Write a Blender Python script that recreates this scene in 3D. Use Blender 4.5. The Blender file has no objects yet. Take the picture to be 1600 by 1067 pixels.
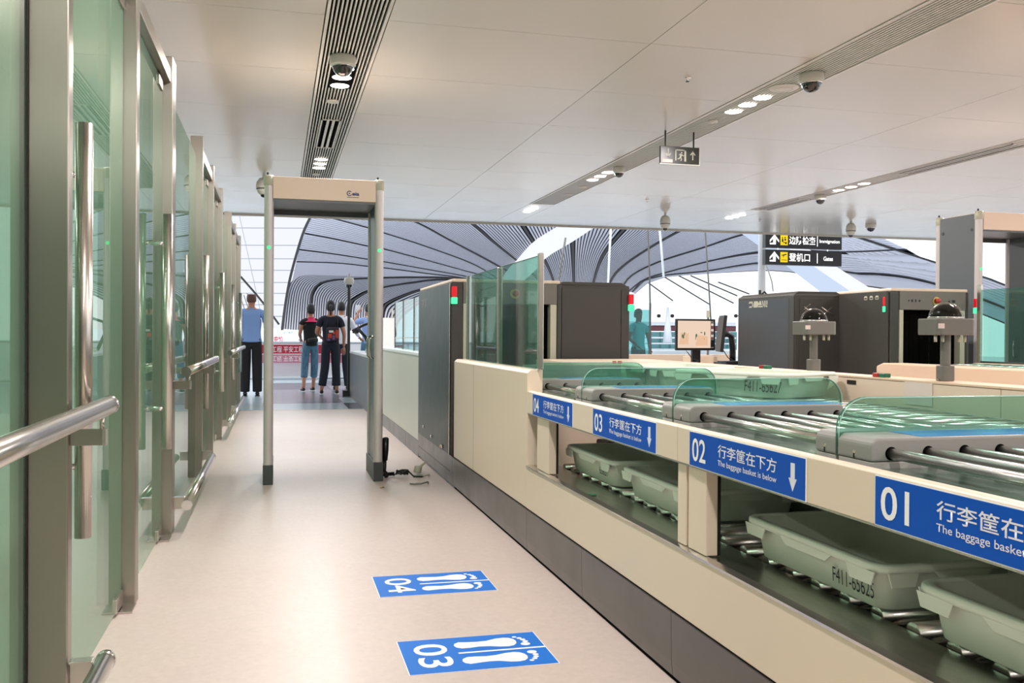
import bpy, bmesh, math, random
from mathutils import Vector, Matrix
random.seed(4)
S = bpy.context.scene
COL = S.collection
PI = math.pi

# ------------------------------------------------------------------ camera
F = 1450.0
CAMZ = 1.08
_y = Vector((433-800, 520-533.5, F)).normalized()          # world depth axis seen by the camera
_h = Vector((1, 0.0063, 0)).normalized()
_u = _h.cross(_y).normalized()
if _u.y > 0: _u = -_u
_x = _y.cross(_u).normalized()
if _x.x < 0: _x = -_x
def ray(u, v):
    d = Vector((u-800, v-533.5, F))
    return Vector((_x.dot(d), _y.dot(d), _u.dot(d)))
CAM = Vector((0, 0, CAMZ))
cam_d = bpy.data.cameras.new('camera'); cam = bpy.data.objects.new('camera', cam_d); COL.objects.link(cam)
cam_d.sensor_width = 36; cam_d.lens = 36*F/1600; cam_d.clip_start = .02; cam_d.clip_end = 500
cr = Vector((_x.x, _y.x, _u.x)); cu = -Vector((_x.y, _y.y, _u.y)); cf = Vector((_x.z, _y.z, _u.z))
M = Matrix((( cr.x, cu.x, -cf.x, 0), (cr.y, cu.y, -cf.y, 0), (cr.z, cu.z, -cf.z, CAMZ), (0, 0, 0, 1)))
cam.matrix_world = M
S.camera = cam

# ------------------------------------------------------------------ world, exposure, lamps
W = bpy.data.worlds.new('daylight'); S.world = W; W.use_nodes = True
bg = W.node_tree.nodes['Background']; bg.inputs[0].default_value = (.93, .97, 1, 1); bg.inputs[1].default_value = .62
S.view_settings.view_transform = 'Standard'; S.view_settings.look = 'None'
S.view_settings.gamma = 1; S.view_settings.use_curve_mapping = False
S.view_settings.exposure = 1.2
try:
    S.cycles.transparent_max_bounces = 32; S.cycles.max_bounces = 10
except Exception: pass
LAMP_W = 28.0
STRIPS = [(.30, .65), (3.70, 4.06), (7.18, 7.47)]
LAMP_Y = [-3.6, 0.0, 3.6, 7.22, 10.95]
def lamp(x, y, w, col=(1, .935, .90)):
    l = bpy.data.lights.new('downlight_lamp', 'AREA'); l.shape = 'RECTANGLE'; l.size = .16; l.size_y = .6
    l.energy = w; l.color = col
    o = bpy.data.objects.new('downlight_lamp', l); COL.objects.link(o); o.location = (x, y, 3.0)
for a, b in STRIPS:
    for y in LAMP_Y: lamp((a+b)/2, y, LAMP_W)
for x in (-3.1, 10.6):  # lamps without fixtures, added in the unseen side lanes for more light
    for y in LAMP_Y[:5]: lamp(x, y, LAMP_W*(1.1 if x < 0 else 1))
def hall_fill_lamp(loc, size, w, rot=(0, 0, 0), col=(.86, .93, 1)):  # fill lamp added to brighten the hall, no fixture of its own
    l = bpy.data.lights.new('hall_fill_lamp', 'AREA'); l.shape = 'RECTANGLE'; l.size, l.size_y = size
    l.energy = w; l.color = col
    o = bpy.data.objects.new('hall_fill_lamp', l); COL.objects.link(o); o.location = loc; o.rotation_euler = rot

# ------------------------------------------------------------------ materials
def lin(h):
    r = []
    for i in (0, 2, 4):
        c = int(h[i:i+2], 16)/255
        r.append(c/12.92 if c <= .04045 else ((c+.055)/1.055)**2.4)
    return (*r, 1)
def mat(name, col, rough=.5, metal=0, noise=None, aniso=0, bump=None, spec=.5, emit=None, coat=0, var=None):
    m = bpy.data.materials.new(name); m.use_nodes = True; nt = m.node_tree; p = nt.nodes['Principled BSDF']
    c = lin(col) if isinstance(col, str) else (*col, 1)
    p.inputs['Base Color'].default_value = c; p.inputs['Roughness'].default_value = rough
    p.inputs['Metallic'].default_value = metal; p.inputs['Specular IOR Level'].default_value = spec
    if coat: p.inputs['Coat Weight'].default_value = coat; p.inputs['Coat Roughness'].default_value = .05
    if aniso:
        p.inputs['Anisotropic'].default_value = aniso
        t = nt.nodes.new('ShaderNodeTangent'); t.direction_type = 'RADIAL'; t.axis = 'Z'
        nt.links.new(t.outputs[0], p.inputs['Tangent'])
    if emit:
        p.inputs['Emission Color'].default_value = lin(emit[0]); p.inputs['Emission Strength'].default_value = emit[1]
    tc = None
    def gen(scale, sc=(1, 1, 1), detail=3):
        nonlocal tc
        if tc is None: tc = nt.nodes.new('ShaderNodeTexCoord')
        mp = nt.nodes.new('ShaderNodeMapping'); mp.inputs['Scale'].default_value = sc
        nt.links.new(tc.outputs['Object'], mp.inputs[0])
        n = nt.nodes.new('ShaderNodeTexNoise'); n.inputs['Scale'].default_value = scale; n.inputs['Detail'].default_value = detail
        nt.links.new(mp.outputs[0], n.inputs['Vector']); return n
    if var:                                               # (scale, stretch, amount): mottled base colour
        n = gen(var[0], var[1]); r = nt.nodes.new('ShaderNodeMapRange')
        r.inputs['From Min'].default_value = .3; r.inputs['From Max'].default_value = .7
        r.inputs['To Min'].default_value = 1-var[2]; r.inputs['To Max'].default_value = 1+var[2]*.3
        nt.links.new(n.outputs['Fac'], r.inputs['Value'])
        mx = nt.nodes.new('ShaderNodeVectorMath'); mx.operation = 'SCALE'
        mx.inputs[0].default_value = c[:3]; nt.links.new(r.outputs[0], mx.inputs['Scale'])
        nt.links.new(mx.outputs[0], p.inputs['Base Color'])
    if noise:                                             # (scale, stretch, amount): roughness variation
        n = gen(noise[0], noise[1]); r = nt.nodes.new('ShaderNodeMapRange')
        r.inputs['To Min'].default_value = max(.02, rough-noise[2]); r.inputs['To Max'].default_value = rough+noise[2]
        nt.links.new(n.outputs['Fac'], r.inputs['Value']); nt.links.new(r.outputs[0], p.inputs['Roughness'])
    if bump:
        n = gen(bump[0], bump[1]); b = nt.nodes.new('ShaderNodeBump'); b.inputs['Strength'].default_value = bump[2]
        b.inputs['Distance'].default_value = .002
        nt.links.new(n.outputs['Fac'], b.inputs['Height']); nt.links.new(b.outputs[0], p.inputs['Normal'])
    return m
def glass(name, tint, rough=.0, ior=1.5, haze=0.0, hazecol='b9cfc4'):
    m = bpy.data.materials.new(name); m.use_nodes = True; nt = m.node_tree; nt.nodes.clear()
    o = nt.nodes.new('ShaderNodeOutputMaterial'); t = nt.nodes.new('ShaderNodeBsdfTransparent')
    t.inputs[0].default_value = lin(tint)
    g = nt.nodes.new('ShaderNodeBsdfGlossy'); g.inputs['Roughness'].default_value = rough
    f = nt.nodes.new('ShaderNodeFresnel'); f.inputs[0].default_value = ior
    mx = nt.nodes.new('ShaderNodeMixShader')
    gm = nt.nodes.new('ShaderNodeNewGeometry'); ir = nt.nodes.new('ShaderNodeMapRange')      # leaving a pane: same reflectance as entering
    ir.inputs['To Min'].default_value = ior; ir.inputs['To Max'].default_value = 1/ior
    nt.links.new(gm.outputs['Backfacing'], ir.inputs['Value']); nt.links.new(ir.outputs[0], f.inputs[0])
    nt.links.new(f.outputs[0], mx.inputs[0]); nt.links.new(g.outputs[0], mx.inputs[2])
    if haze:
        d = nt.nodes.new('ShaderNodeBsdfDiffuse'); d.inputs[0].default_value = lin(hazecol)
        m2 = nt.nodes.new('ShaderNodeMixShader'); m2.inputs[0].default_value = haze
        nt.links.new(t.outputs[0], m2.inputs[1]); nt.links.new(d.outputs[0], m2.inputs[2]); nt.links.new(m2.outputs[0], mx.inputs[1])
    else: nt.links.new(t.outputs[0], mx.inputs[1])
    nt.links.new(mx.outputs[0], o.inputs[0]); return m
def emis(name, col, k):
    m = bpy.data.materials.new(name); m.use_nodes = True; nt = m.node_tree; nt.nodes.clear()
    o = nt.nodes.new('ShaderNodeOutputMaterial'); e = nt.nodes.new('ShaderNodeEmission')
    e.inputs[0].default_value = lin(col); e.inputs[1].default_value = k; nt.links.new(e.outputs[0], o.inputs[0]); return m

M_ = dict(
 steel=mat('brushed_steel', (.40, .375, .33), .30, 1, noise=(60, (8, 8, .05), .03), aniso=.75),
 steel_v=mat('brushed_steel_tube', (.62, .575, .53), .25, 1),
 ledge=mat('stainless_ledge', (.5, .48, .44), .24, 1, noise=(30, (6, .4, 6), .08), var=(8, (3, .5, 1), .2)),
 ledge_l=mat('stainless_lip', (.72, .69, .64), .22, 1, var=(2.2, (.5, 1.6, 1), .35)),
 chrome=mat('chrome', (.75, .75, .74), .08, 1),
 roller=mat('roller_steel', (.72, .70, .67), .25, 1),
 rubber=mat('black_rubber', '1c1d1b', .6),
 glassL=glass('wall_glass', 'cfe5d8', haze=.26, hazecol='96c4a8'),
 glassD=glass('divider_glass', 'c2e4dc', haze=.03),
 glassF=glass('fin_glass', 'cae8de', haze=.05, hazecol='9fcfba'),
 glassE=mat('glass_edge', '3f7a6a', .15, spec=.8),
 edge_l=mat('glass_edge_light', 'a7cfc2', .2),
 beige=mat('beige_laminate', 'dfcdb9', .38),
 beige_p=mat('beige_pink_plastic', 'e0c6ad', .45, bump=(300, (1, 1, 1), .05)),
 beige_g=mat('gate_beige', 'ead3c0', .4),
 kick=mat('dark_kick_plate', '605b5a', .33, metal=.3, noise=(5, (1, 1, 1), .1)),
 black=mat('black_plastic', '101111', .4),
 dark=mat('dark_scanner_paint', '3a3936', .42, noise=(8, (1, 1, 1), .06), bump=(400, (1, 1, 1), .08)),
 darkb=mat('grey_scanner_paint', '3a4047', .4, noise=(8, (1, 1, 1), .05)),
 grey=mat('grey_scanner_header', '6d6b66', .42),
 housing=mat('grey_housing_plastic', '8d8b88', .42, bump=(350, (1, 1, 1), .06)),
 housing_t=mat('grey_housing_light', 'a5a19e', .42),
 pillar_g=mat('gate_grey', '5d6367', .35),
 post_w=mat('gate_post', 'cbc5c4', .3, metal=.15),
 cap=mat('gate_cap', 'b9b8a6', .4),
 boot=mat('gate_boot', '3e4446', .45),
 tray=mat('tray_plastic', 'e6eadc', .38, spec=.5, noise=(6, (1, 1, 1), .08)),
 tray_d=mat('tray_plastic_inside', 'dde2d3', .5),
 blue=mat('sign_blue', '0050b6', .5, spec=.2),
 bluef=mat('floor_sticker_blue', '1270d2', .55, spec=.2, var=(5, (1, 1, 1), .08)),
 white=mat('print_white', 'f2f2f4', .5),
 lilac=mat('print_lilac', 'dfe0ee', .5),
 ink=mat('black_ink', '17181a', .5),
 navy=mat('logo_navy', '22346e', .5),
 slat=mat('ceiling_slat_white', 'd9d7d2', .4),
 void=mat('void_black', '050505', .9, spec=.05),
 cpanel=mat('ceiling_panel_gloss', 'd1cdc3', .24, spec=.3, noise=(1.5, (1, 1, 1), .04)),
 floor=mat('vinyl_floor', 'cab9b3', .38, var=(45, (1, 1, 1), .07), noise=(3, (1, 1, 1), .06)),
 wallp=mat('back_wall', 'a9aea8', .5),
 cam_w=mat('camera_white', 'c9c9c0', .35),
 domeb=mat('camera_dome_black', '0d0c0d', .06, coat=1),
 lampon=emis('downlight_glow', 'fff6ee', 9),
 hallroof=mat('roof_slat_lavender', 'c9c9d6', .55),
 hallroof2=mat('roof_panel_lavender', 'bfbfcd', .5),
 hallgap=mat('roof_gap_navy', '14161f', .6),
 skyp=emis('skylight_pane', 'f4f8ff', .46), skyb=emis('skylight_pane_blue', 'd2e2fb', .43), skyw=emis('curtain_wall_daylight', 'f5f8ff', .44),
 mull=mat('mullion_grey', 'b5bcc2', .5),
 hfloor=mat('hall_stone_grey', '7f8894', .2, noise=(3, (1, 1, 1), .03)),
 hfloor2=mat('hall_stone_dark', '4b525e', .2), hfloor3=mat('hall_stone_light', 'b9c9d4', .22),
 hwhite=mat('hall_white', 'e9eef2', .3),
 red=mat('banner_red', 'b3203a', .6), red_refl=mat('banner_reflection_pink', 'c0788a', .5), brick=mat('far_band_maroon', '6d3a42', .6),
 teal=glass('teal_glass', 'b4dede', haze=.05, hazecol='8fc8cc'),
 tealw=glass('far_glass', 'a5cdd0', haze=.45, hazecol='5e8f95'),
 redl=mat('signal_red', 'b0121e', .3, emit=('c01020', .35)), greenl=emis('signal_green', '60ffb8', .5), greenl2=emis('gate_led_green', '55ff99', .7),
 btn_r=mat('button_red', 'b02a22', .35), btn_g=mat('button_green', '1f6a4c', .35),
 signb=mat('wayfinding_black', '26262e', .4), yellow=mat('pictogram_yellow', 'f4d400', .45, emit=('f4d400', .25)), signw=mat('wayfinding_white', 'ffffff', .4, emit=('ffffff', .5)),
 exitb=mat('exit_sign_dark', '20211c', .3), exitm=mat('exit_mark', 'a9aa9c', .4), label=mat('paper_label', 'd8c6c2', .6), paper=mat('paper_white', 'd9cdc4', .6),
 film=mat('protective_film', '3f8fd0', .2, spec=.7),
 pan=mat('roller_pan_green', '6f8a7c', .15, metal=.6),
 screen=emis('xray_screen', 'f3d6bf', .42), screen_ui=emis('screen_panel', '8b8580', .3), xgreen=mat('xray_blob', '3f6a50', .6), xor=emis('xray_orange', 'eec3a0', .42),
 gold=mat('brass', (.7, .5, .2), .3, 1),
 skin=mat('skin', 'b9836a', .55), skin2=mat('skin_dark', '8d5e4c', .55), hair=mat('hair_black', '17151a', .5), hairg=mat('hair_grey', '55504e', .6), hairb=mat('hair_brown', '5b3f38', .6),
 shirtb=mat('shirt_blue', '7fa3dc', .8, bump=(14, (1, 1, .5), .6)), shirtb2=mat('shirt_pale_blue', '8fa9df', .8, bump=(14, (1, 1, .5), .6)), shirtw=mat('shirt_white', 'e8ebf2', .8, bump=(14, (1, 1, .5), .6)),
 navyt=mat('tee_navy', '1b1d30', .85, bump=(14, (1, 1, .5), .5)), blackt=mat('cloth_black', '17181c', .85, bump=(12, (1, 1, .5), .5)), trous=mat('trousers_navy', '1a2431', .85, bump=(12, (1, 1, .4), .5)),
 jeans=mat('jeans_blue', '55809b', .85, var=(18, (1, 1, .5), .35)), pink=mat('collar_pink', 'd01d5c', .7), turq=mat('vest_turquoise', '35c6cf', .7, bump=(12, (1, 1, .5), .4)),
 shoe=mat('shoe_black', '1a191c', .5), sole=mat('sole_white', 'e6e6e6', .6), bag=mat('backpack_dark', '2a2030', .7), bagr=mat('backpack_red', 'c8442c', .7), bagv=mat('backpack_violet', '6a4f8a', .7),
)

# ------------------------------------------------------------------ mesh helpers
def wl(p):
    v = Vector((0, 0, 0))
    while p is not None: v += p.location; p = p.parent
    return v
def tag(o, label=None, cat=None, group=None, kind=None):
    if label: o['label'] = label
    if cat: o['category'] = cat
    if group: o['group'] = group
    if kind: o['kind'] = kind
    return o
class MB:
    def __init__(s): s.v = []; s.f = []; s.sm = []
    def add(s, vs, fs, smooth=False):
        b = len(s.v); s.v += [tuple(v) for v in vs]; s.f += [tuple(b+i for i in f) for f in fs]; s.sm += [smooth]*len(fs); return s
    def box(s, x0, x1, y0, y1, z0, z1):
        x0, x1 = sorted((x0, x1)); y0, y1 = sorted((y0, y1)); z0, z1 = sorted((z0, z1))
        vs = [(x, y, z) for x in (x0, x1) for y in (y0, y1) for z in (z0, z1)]
        return s.add(vs, [(0, 1, 3, 2), (4, 6, 7, 5), (0, 4, 5, 1), (2, 3, 7, 6), (0, 2, 6, 4), (1, 5, 7, 3)])
    def prism(s, pts, axis, a, b):                       # pts 2-D outline, extruded along axis from a to b
        n = len(pts)
        def P(p, t):
            return {'x': (t, p[0], p[1]), 'y': (p[0], t, p[1]), 'z': (p[0], p[1], t)}[axis]
        vs = [P(p, a) for p in pts]+[P(p, b) for p in pts]
        fs = [tuple(range(n))[::-1], tuple(range(n, 2*n))]+[(i, (i+1) % n, n+(i+1) % n, n+i) for i in range(n)]
        return s.add(vs, fs)
    def tube(s, pts, r, n=14, caps=True, r2=None):
        pts = [Vector(p) for p in pts]; rings = []; m = len(pts)
        up = None
        for i, p in enumerate(pts):
            d = (pts[min(i+1, m-1)]-pts[max(i-1, 0)]).normalized()
            if up is None: up = Vector((0, 0, 1)) if abs(d.z) < .9 else Vector((1, 0, 0))
            a = (up-d*up.dot(d)).normalized(); b = d.cross(a); up = a
            rr = r if r2 is None else r+(r2-r)*i/(m-1)
            rings.append([p+(a*math.cos(2*PI*k/n)+b*math.sin(2*PI*k/n))*rr for k in range(n)])
        vs = [v for g in rings for v in g]
        fs = [(i*n+k, i*n+(k+1) % n, (i+1)*n+(k+1) % n, (i+1)*n+k) for i in range(m-1) for k in range(n)]
        s.add(vs, fs, True)
        if caps: s.add(rings[0], [tuple(range(n))[::-1]]); s.add(rings[-1], [tuple(range(n))])
        return s
    def lathe(s, prof, c, n=24, axis='z', smooth=True):  # prof [(r,h)...]
        vs = []; c = Vector(c)
        for r, h in prof:
            for k in range(n):
                a = 2*PI*k/n; x, y = r*math.cos(a), r*math.sin(a)
                vs.append(c+Vector({'z': (x, y, h), 'y': (x, h, y), 'x': (h, x, y)}[axis]))
        m = len(prof)
        s.add(vs, [(i*n+k, i*n+(k+1) % n, (i+1)*n+(k+1) % n, (i+1)*n+k) for i in range(m-1) for k in range(n)], smooth)
        return s
    def cyl(s, c, r, h, n=24, axis='z'):
        return s.lathe([(0.0001, 0), (r, 0), (r, h), (0.0001, h)], c, n, axis, False)
    def grid(s, rows, smooth=True):
        m = len(rows); n = len(rows[0])
        return s.add([p for r in rows for p in r], [(i*n+k, i*n+k+1, (i+1)*n+k+1, (i+1)*n+k) for i in range(m-1) for k in range(n-1)], smooth)
    def build(s, name, m, parent=None, bev=0, seg=2, kind=None, label=None, cat=None, group=None, base=None):
        me = bpy.data.meshes.new(name)
        if parent is not None: off = wl(parent)
        else:
            xs = [v[0] for v in s.v]; ys = [v[1] for v in s.v]; zs = [v[2] for v in s.v]
            off = Vector(((min(xs)+max(xs))/2, (min(ys)+max(ys))/2, min(zs))) if base is None else Vector(base)
        me.from_pydata([tuple(Vector(v)-off) for v in s.v], [], s.f)
        me.polygons.foreach_set('use_smooth', s.sm)
        bm = bmesh.new(); bm.from_mesh(me); bmesh.ops.remove_doubles(bm, verts=bm.verts, dist=1e-6)
        bmesh.ops.recalc_face_normals(bm, faces=bm.faces); bm.to_mesh(me); bm.free()
        me.materials.append(M_[m] if isinstance(m, str) else m)
        o = bpy.data.objects.new(name, me); COL.objects.link(o)
        if parent is not None: o.parent = parent
        else: o.location = off
        if bev:
            b = o.modifiers.new('bevel', 'BEVEL'); b.width = bev; b.segments = seg; b.limit_method = 'ANGLE'
        tag(o, label, cat, group, kind); return o
def empty(name, loc, label=None, cat=None, group=None, kind=None):
    o = bpy.data.objects.new(name, None); COL.objects.link(o); o.location = loc; o.empty_display_size = .1
    return tag(o, label, cat, group, kind)
def box(name, m, parent, x0, x1, y0, y1, z0, z1, bev=0, **k): return MB().box(x0, x1, y0, y1, z0, z1).build(name, m, parent, bev, **k)
def copy_tree(o, parent=None):
    c = o.copy(); COL.objects.link(c)
    if parent is not None: c.parent = parent
    for ch in list(o.children): copy_tree(ch, c)
    return c
def place(o, loc, label=None):
    o.location = loc
    if label: o['label'] = label
    return o
def text(name, body, m, parent, org, xd, yd, w=None, h=None, bold=.0, align='LEFT', shear=0):
    """flat print: org = lower-left corner (world), xd/yd = reading and up directions; fitted to w x h metres"""
    c = bpy.data.curves.new(name, 'FONT'); c.body = body; c.offset = bold; c.resolution_u = 4; c.shear = shear
    o = bpy.data.objects.new(name, c); COL.objects.link(o)
    bpy.context.view_layer.update()
    dg = bpy.context.evaluated_depsgraph_get(); me = bpy.data.meshes.new_from_object(o.evaluated_get(dg))
    bpy.data.objects.remove(o); bpy.data.curves.remove(c)
    xs = [v.co.x for v in me.vertices]; ys = [v.co.y for v in me.vertices]
    x0, x1, y0, y1 = min(xs), max(xs), min(ys), max(ys)
    sy = h/(y1-y0) if h else w/(x1-x0); sx = w/(x1-x0) if w else sy
    xd = Vector(xd).normalized(); yd = Vector(yd).normalized(); off = wl(parent) if parent is not None else Vector((0, 0, 0))
    for v in me.vertices: v.co = Vector(org)+xd*(v.co.x-x0)*sx+yd*(v.co.y-y0)*sy-off
    me.materials.clear(); me.materials.append(M_[m]); me.name = name
    ob = bpy.data.objects.new(name, me); COL.objects.link(ob)
    if parent is not None: ob.parent = parent
    return ob
def flat(name, m, parent, org, xd, yd, polys, th=.0008):
    """thin printed shapes: polys in local (a,b) metres on the plane org + a*xd + b*yd"""
    xd = Vector(xd).normalized(); yd = Vector(yd).normalized(); n = xd.cross(yd); mb = MB(); org = Vector(org)
    for P in polys:
        k = len(P); lo = [org+xd*a+yd*b for a, b in P]; hi = [p+n*th for p in lo]
        mb.add(lo+hi, [tuple(range(k))[::-1], tuple(range(k, 2*k))]+[(i, (i+1) % k, k+(i+1) % k, k+i) for i in range(k)])
    return mb.build(name, m, parent)
def ell(cx, cy, a, b, n=16, rot=0):
    return [(cx+a*math.cos(t)*math.cos(rot)-b*math.sin(t)*math.sin(rot), cy+a*math.cos(t)*math.sin(rot)+b*math.sin(t)*math.cos(rot)) for t in [2*PI*i/n for i in range(n)]]

# ================================================================== SETTING
CE = 3.05; CY1 = 16.05; WX = -.54
# floor
fl = box('floor', 'floor', None, -6, 15, -9, 13.35, -.1, 0, kind='structure')
st = box('trim_1', 'steel_v', None, -6, 15, 13.35, 13.38, -.05, .004, kind='structure')
hf = empty('floor', (3, 17, 0), kind='structure')
box('stone_base', 'hfloor2', hf, -30, 40, 13.38, 24.0, -.2, -.006)
for i in range(-3, 14):
    for j in range(9):
        x0 = -.2+i*1.2; y0 = 13.39+j*1.2
        k = (i*7+j*5) % 6
        box('floor_tile', 'hfloor3' if i == -1 else ('hfloor' if k > 2 else ('hfloor2' if k > 0 else 'hfloor3')), hf, x0+.004, x0+1.196, y0+.004, y0+1.196, -.01, 0)
box('tile_border', 'hwhite', hf, -30, 40, 24.0, 60, -.3, -.02)
# dropped ceiling: glossy panels with joints
ce = empty('ceiling', (3, 4, CE), kind='structure')
box('plenum', 'wallp', ce, -6, 15, -9, CY1, CE+.12, CE+.3)
cols = [(-6, -4.2), (-4.2, -2.0), (-2.0, .28), (.67, 2.44), (2.44, 3.68), (4.08, 5.65), (5.65, 7.16), (7.49, 9.4), (9.4, 11.3), (11.3, 13.2), (13.2, 15)]
rowsY = [CY1-.02-1.27*k for k in range(21)][::-1]
ei = 0
for a, b in cols:
    for k in range(20):
        y0, y1 = rowsY[k], rowsY[k+1]
        if y1 < -8: continue
        box('ceiling_panel', 'cpanel', ce, a+.0025, b-.0025, y0+.0025, y1-.0025, CE, CE+.03)
ends = [13.55, 13.50, 13.15]
for (a, b), ye in zip(STRIPS, ends):                      # panel bridging each strip's far end
    box('ceiling_panel', 'cpanel', ce, a-.017, b+.017, ye+.02, CY1-.02, CE, CE+.03)
box('fascia', 'cpanel', ce, -6, 15, CY1-.015, CY1, CE-.03, CE+.3)
# slatted strips
for si, ((a, b), ye) in enumerate(zip(STRIPS, ends)):
    t = empty('trim', (a, 0, CE), kind='structure'); t.name = 'trim_%d' % (si+2)
    box('strip_backing', 'void', t, a, b, -8, ye, CE+.019, CE+.03)
    box('strip_edge', 'slat', t, a-.015, a+.004, -8, ye, CE-.006, CE+.07)
    box('strip_edge', 'slat', t, b-.004, b+.015, -8, ye, CE-.006, CE+.07)
    box('strip_shadow_gap', 'void', t, b+.0155, b+.0195, -8, ye, CE+.001, CE+.07)
    box('strip_end', 'slat', t, a, b, ye-.004, ye+.02, CE-.004, CE+.07)
    n = 13 if si == 0 else 12
    w = (b-a-.02)/n
    for k in range(n):
        x = a+.010+w*(k+.5)
        box('slat', 'slat', t, x-w*.20, x+w*.20, -8, ye, CE, CE+.018)
# walls of the neighbouring lane on the left and behind the viewer
box('wall_left', 'wallp', None, -4.75, -4.6, -9, 13.3, 0, CE+.1, kind='structure')
box('wall_back', 'wallp', None, -6, 15, -9.1, -9, 0, CE+.1, kind='structure')

# ------------------------------------------------------------------ things in the ceiling
def downlight(y, x, label, group):
    t = empty('downlight', (x, y, CE), label, 'light', group)
    MB().lathe([(.073, -.003), (.077, -.003), (.077, .0), (.073, .0), (.073, -.003)], (x, y, CE)).build('rim', 'slat', t)
    MB().lathe([(.0001, -.0028), (.072, -.0028), (.072, -.0018), (.0001, -.0018)], (x, y, CE), 24).build('lens', 'lampon', t)
    return t
SN = ['slatted ceiling strip above the gate', 'long middle slatted ceiling strip', 'right-hand slatted ceiling strip']
dl = [[(7.51, 'farthest'), (7.265, 'middle'), (7.02, 'nearest')], [(7.45, 'farthest'), (7.2, 'middle'), (6.95, 'nearest')], []]
dlf = [(11.31, 'farthest'), (11.03, 'middle'), (10.75, 'nearest')]
for si, (a, b) in enumerate(STRIPS):
    x = (a+b)/2
    if si == 0: box('light_recess', 'void', bpy.data.objects['trim_%d' % (si+2)], x-.092, x+.092, 6.87, 7.59, CE-.0015, CE-.0005)
    for y, w in dl[si]: downlight(y, x, '%s downlight of the near trio in the %s' % (w, SN[si]), 'downlights in the slatted strips')
    yo = -.25 if si == 2 else (-.1 if si == 1 else 0)
    for y, w in dlf: downlight(y+yo, x, '%s downlight of the far trio in the %s' % (w, SN[si]), 'downlights in the slatted strips')
for (u, x, y, s, w) in [(0, 3.88, 13.95, 0, 'beyond the end of the middle strip'), (1, 7.33, 13.75, 0, 'beyond the end of the right strip')]:
    for k, ww in enumerate(('nearest', 'middle', 'farthest')):
        yy = y+.22*k
        t = MB().lathe([(.0001, -.012), (.055, -.012), (.06, .0), (.0001, .0)], (x, yy, CE), 20).build('ceiling_light', 'lampon', None)
        tag(t, 'round surface light, the %s of three %s' % (ww, w), 'light', 'lights past the strip ends')
def dome_camera(x, y, label, r=.093, drop=0, z=CE):
    t = empty('dome_camera', (x, y, z), label, 'camera', 'ceiling dome cameras')
    if drop: MB().cyl((x, y, z-drop), .012, drop, 12).build('mount', 'cam_w', t)
    c = (x, y, z-drop)
    MB().lathe([(.0001, 0), (r*.97, 0), (r, -.01), (r, -.06), (r*.93, -.068), (r*.7, -.07)], c, 28).build('housing', 'cam_w', t)
    MB().lathe([(r*.80*math.cos(q), -.068-r*.80*math.sin(q)) for q in [PI/2*i/8 for i in range(9)]][:-1]+[(.0001, -.068-r*.80)], c, 28).build('dome', 'domeb', t)
    MB().lathe([(r*.81, -.066), (r*.88, -.072), (r*.81, -.077)], c, 28).build('ring', 'chrome', t)
    return t
dome_camera(.445, 6.72, 'white dome camera with black bubble in front of the near downlights above the gate')
dome_camera(3.88, 6.22, 'white dome camera with black bubble on the middle strip beside a round speaker')
dome_camera(3.88, 10.26, 'small white dome camera on the middle strip beside its far downlights', r=.07)
dome_camera(7.33, 11.5, 'white dome camera under the right strip, left of three lights', r=.08)
def ptz(x, y, label, r=.085, z=CE):
    t = empty('ball_camera', (x, y, z), label, 'camera', 'hanging ball cameras')
    MB().cyl((x, y, z-.06), .02, .06, 14).build('neck', 'cam_w', t)
    MB().lathe([(.0001, -.04), (r*.55, -.045), (r*.9, -.09), (r, -.14), (r, -.17), (r*.9, -.175)], (x, y, z), 24).build('shell', 'cam_w', t)
    MB().lathe([(r*.97, -.176), (r*.97, -.184), (r*.5, -.186)], (x, y, z), 24).build('seam', 'black', t)
    MB().lathe([(r*.9, -.184), (r*.86, -.21), (r*.6, -.245), (.0001, -.262)], (x, y, z), 24).build('lower_shell', 'cam_w', t)
    MB().lathe([(r*.5, -.236), (r*.4, -.275), (.0001, -.285)], (x, y, z), 18).build('lens', 'domeb', t)
ptz(-.165, 12.0, 'grey ball camera hanging from the ceiling left of the walk-through gate', r=.1)
ptz(6.05, 13.9, 'pale ball camera hanging from the ceiling edge between the two big scanners')
ptz(9.45, 13.9, 'white ball camera overlapping the top right corner of the immigration sign')
dome_camera(10.05, 14.2, 'flat dome camera near the ceiling edge, right of the black direction signs', r=.09)
def disc(name, x, y, r, label, cat, m='slat'):
    t = empty(name, (x, y, CE), label, cat)
    MB().lathe([(.0001, -.016), (r*.9, -.014), (r, -.005), (r, .0), (.0001, 0)], (x, y, CE), 28).build('cover', m, t)
    MB().lathe([(r*.55, -.0165), (r*.6, -.019), (r*.65, -.0163)], (x, y, CE), 28).build('ring', 'cam_w', t)
disc('ceiling_speaker', 3.885, 6.62, .115, 'large round speaker grille on the middle strip beside the dome camera', 'speaker')
disc('smoke_detector', .45, 8.02, .055, 'small round detector on the left strip below the near downlights', 'detector')
disc('smoke_detector', .46, 11.75, .05, 'small round detector on the left strip just above the gate', 'detector')
disc('smoke_detector', 3.87, 7.83, .05, 'small round detector on the middle strip left of the near trio of lights', 'detector')
disc('smoke_detector', 3.93, 11.75, .05, 'small round detector on the middle strip just left of its far lights', 'detector')
disc('smoke_detector', 3.95, 12.45, .06, 'small round detector near the far end of the middle strip', 'detector')
disc('smoke_detector', 7.34, 11.2, .05, 'small round detector on the right strip between camera and lights', 'detector')
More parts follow.
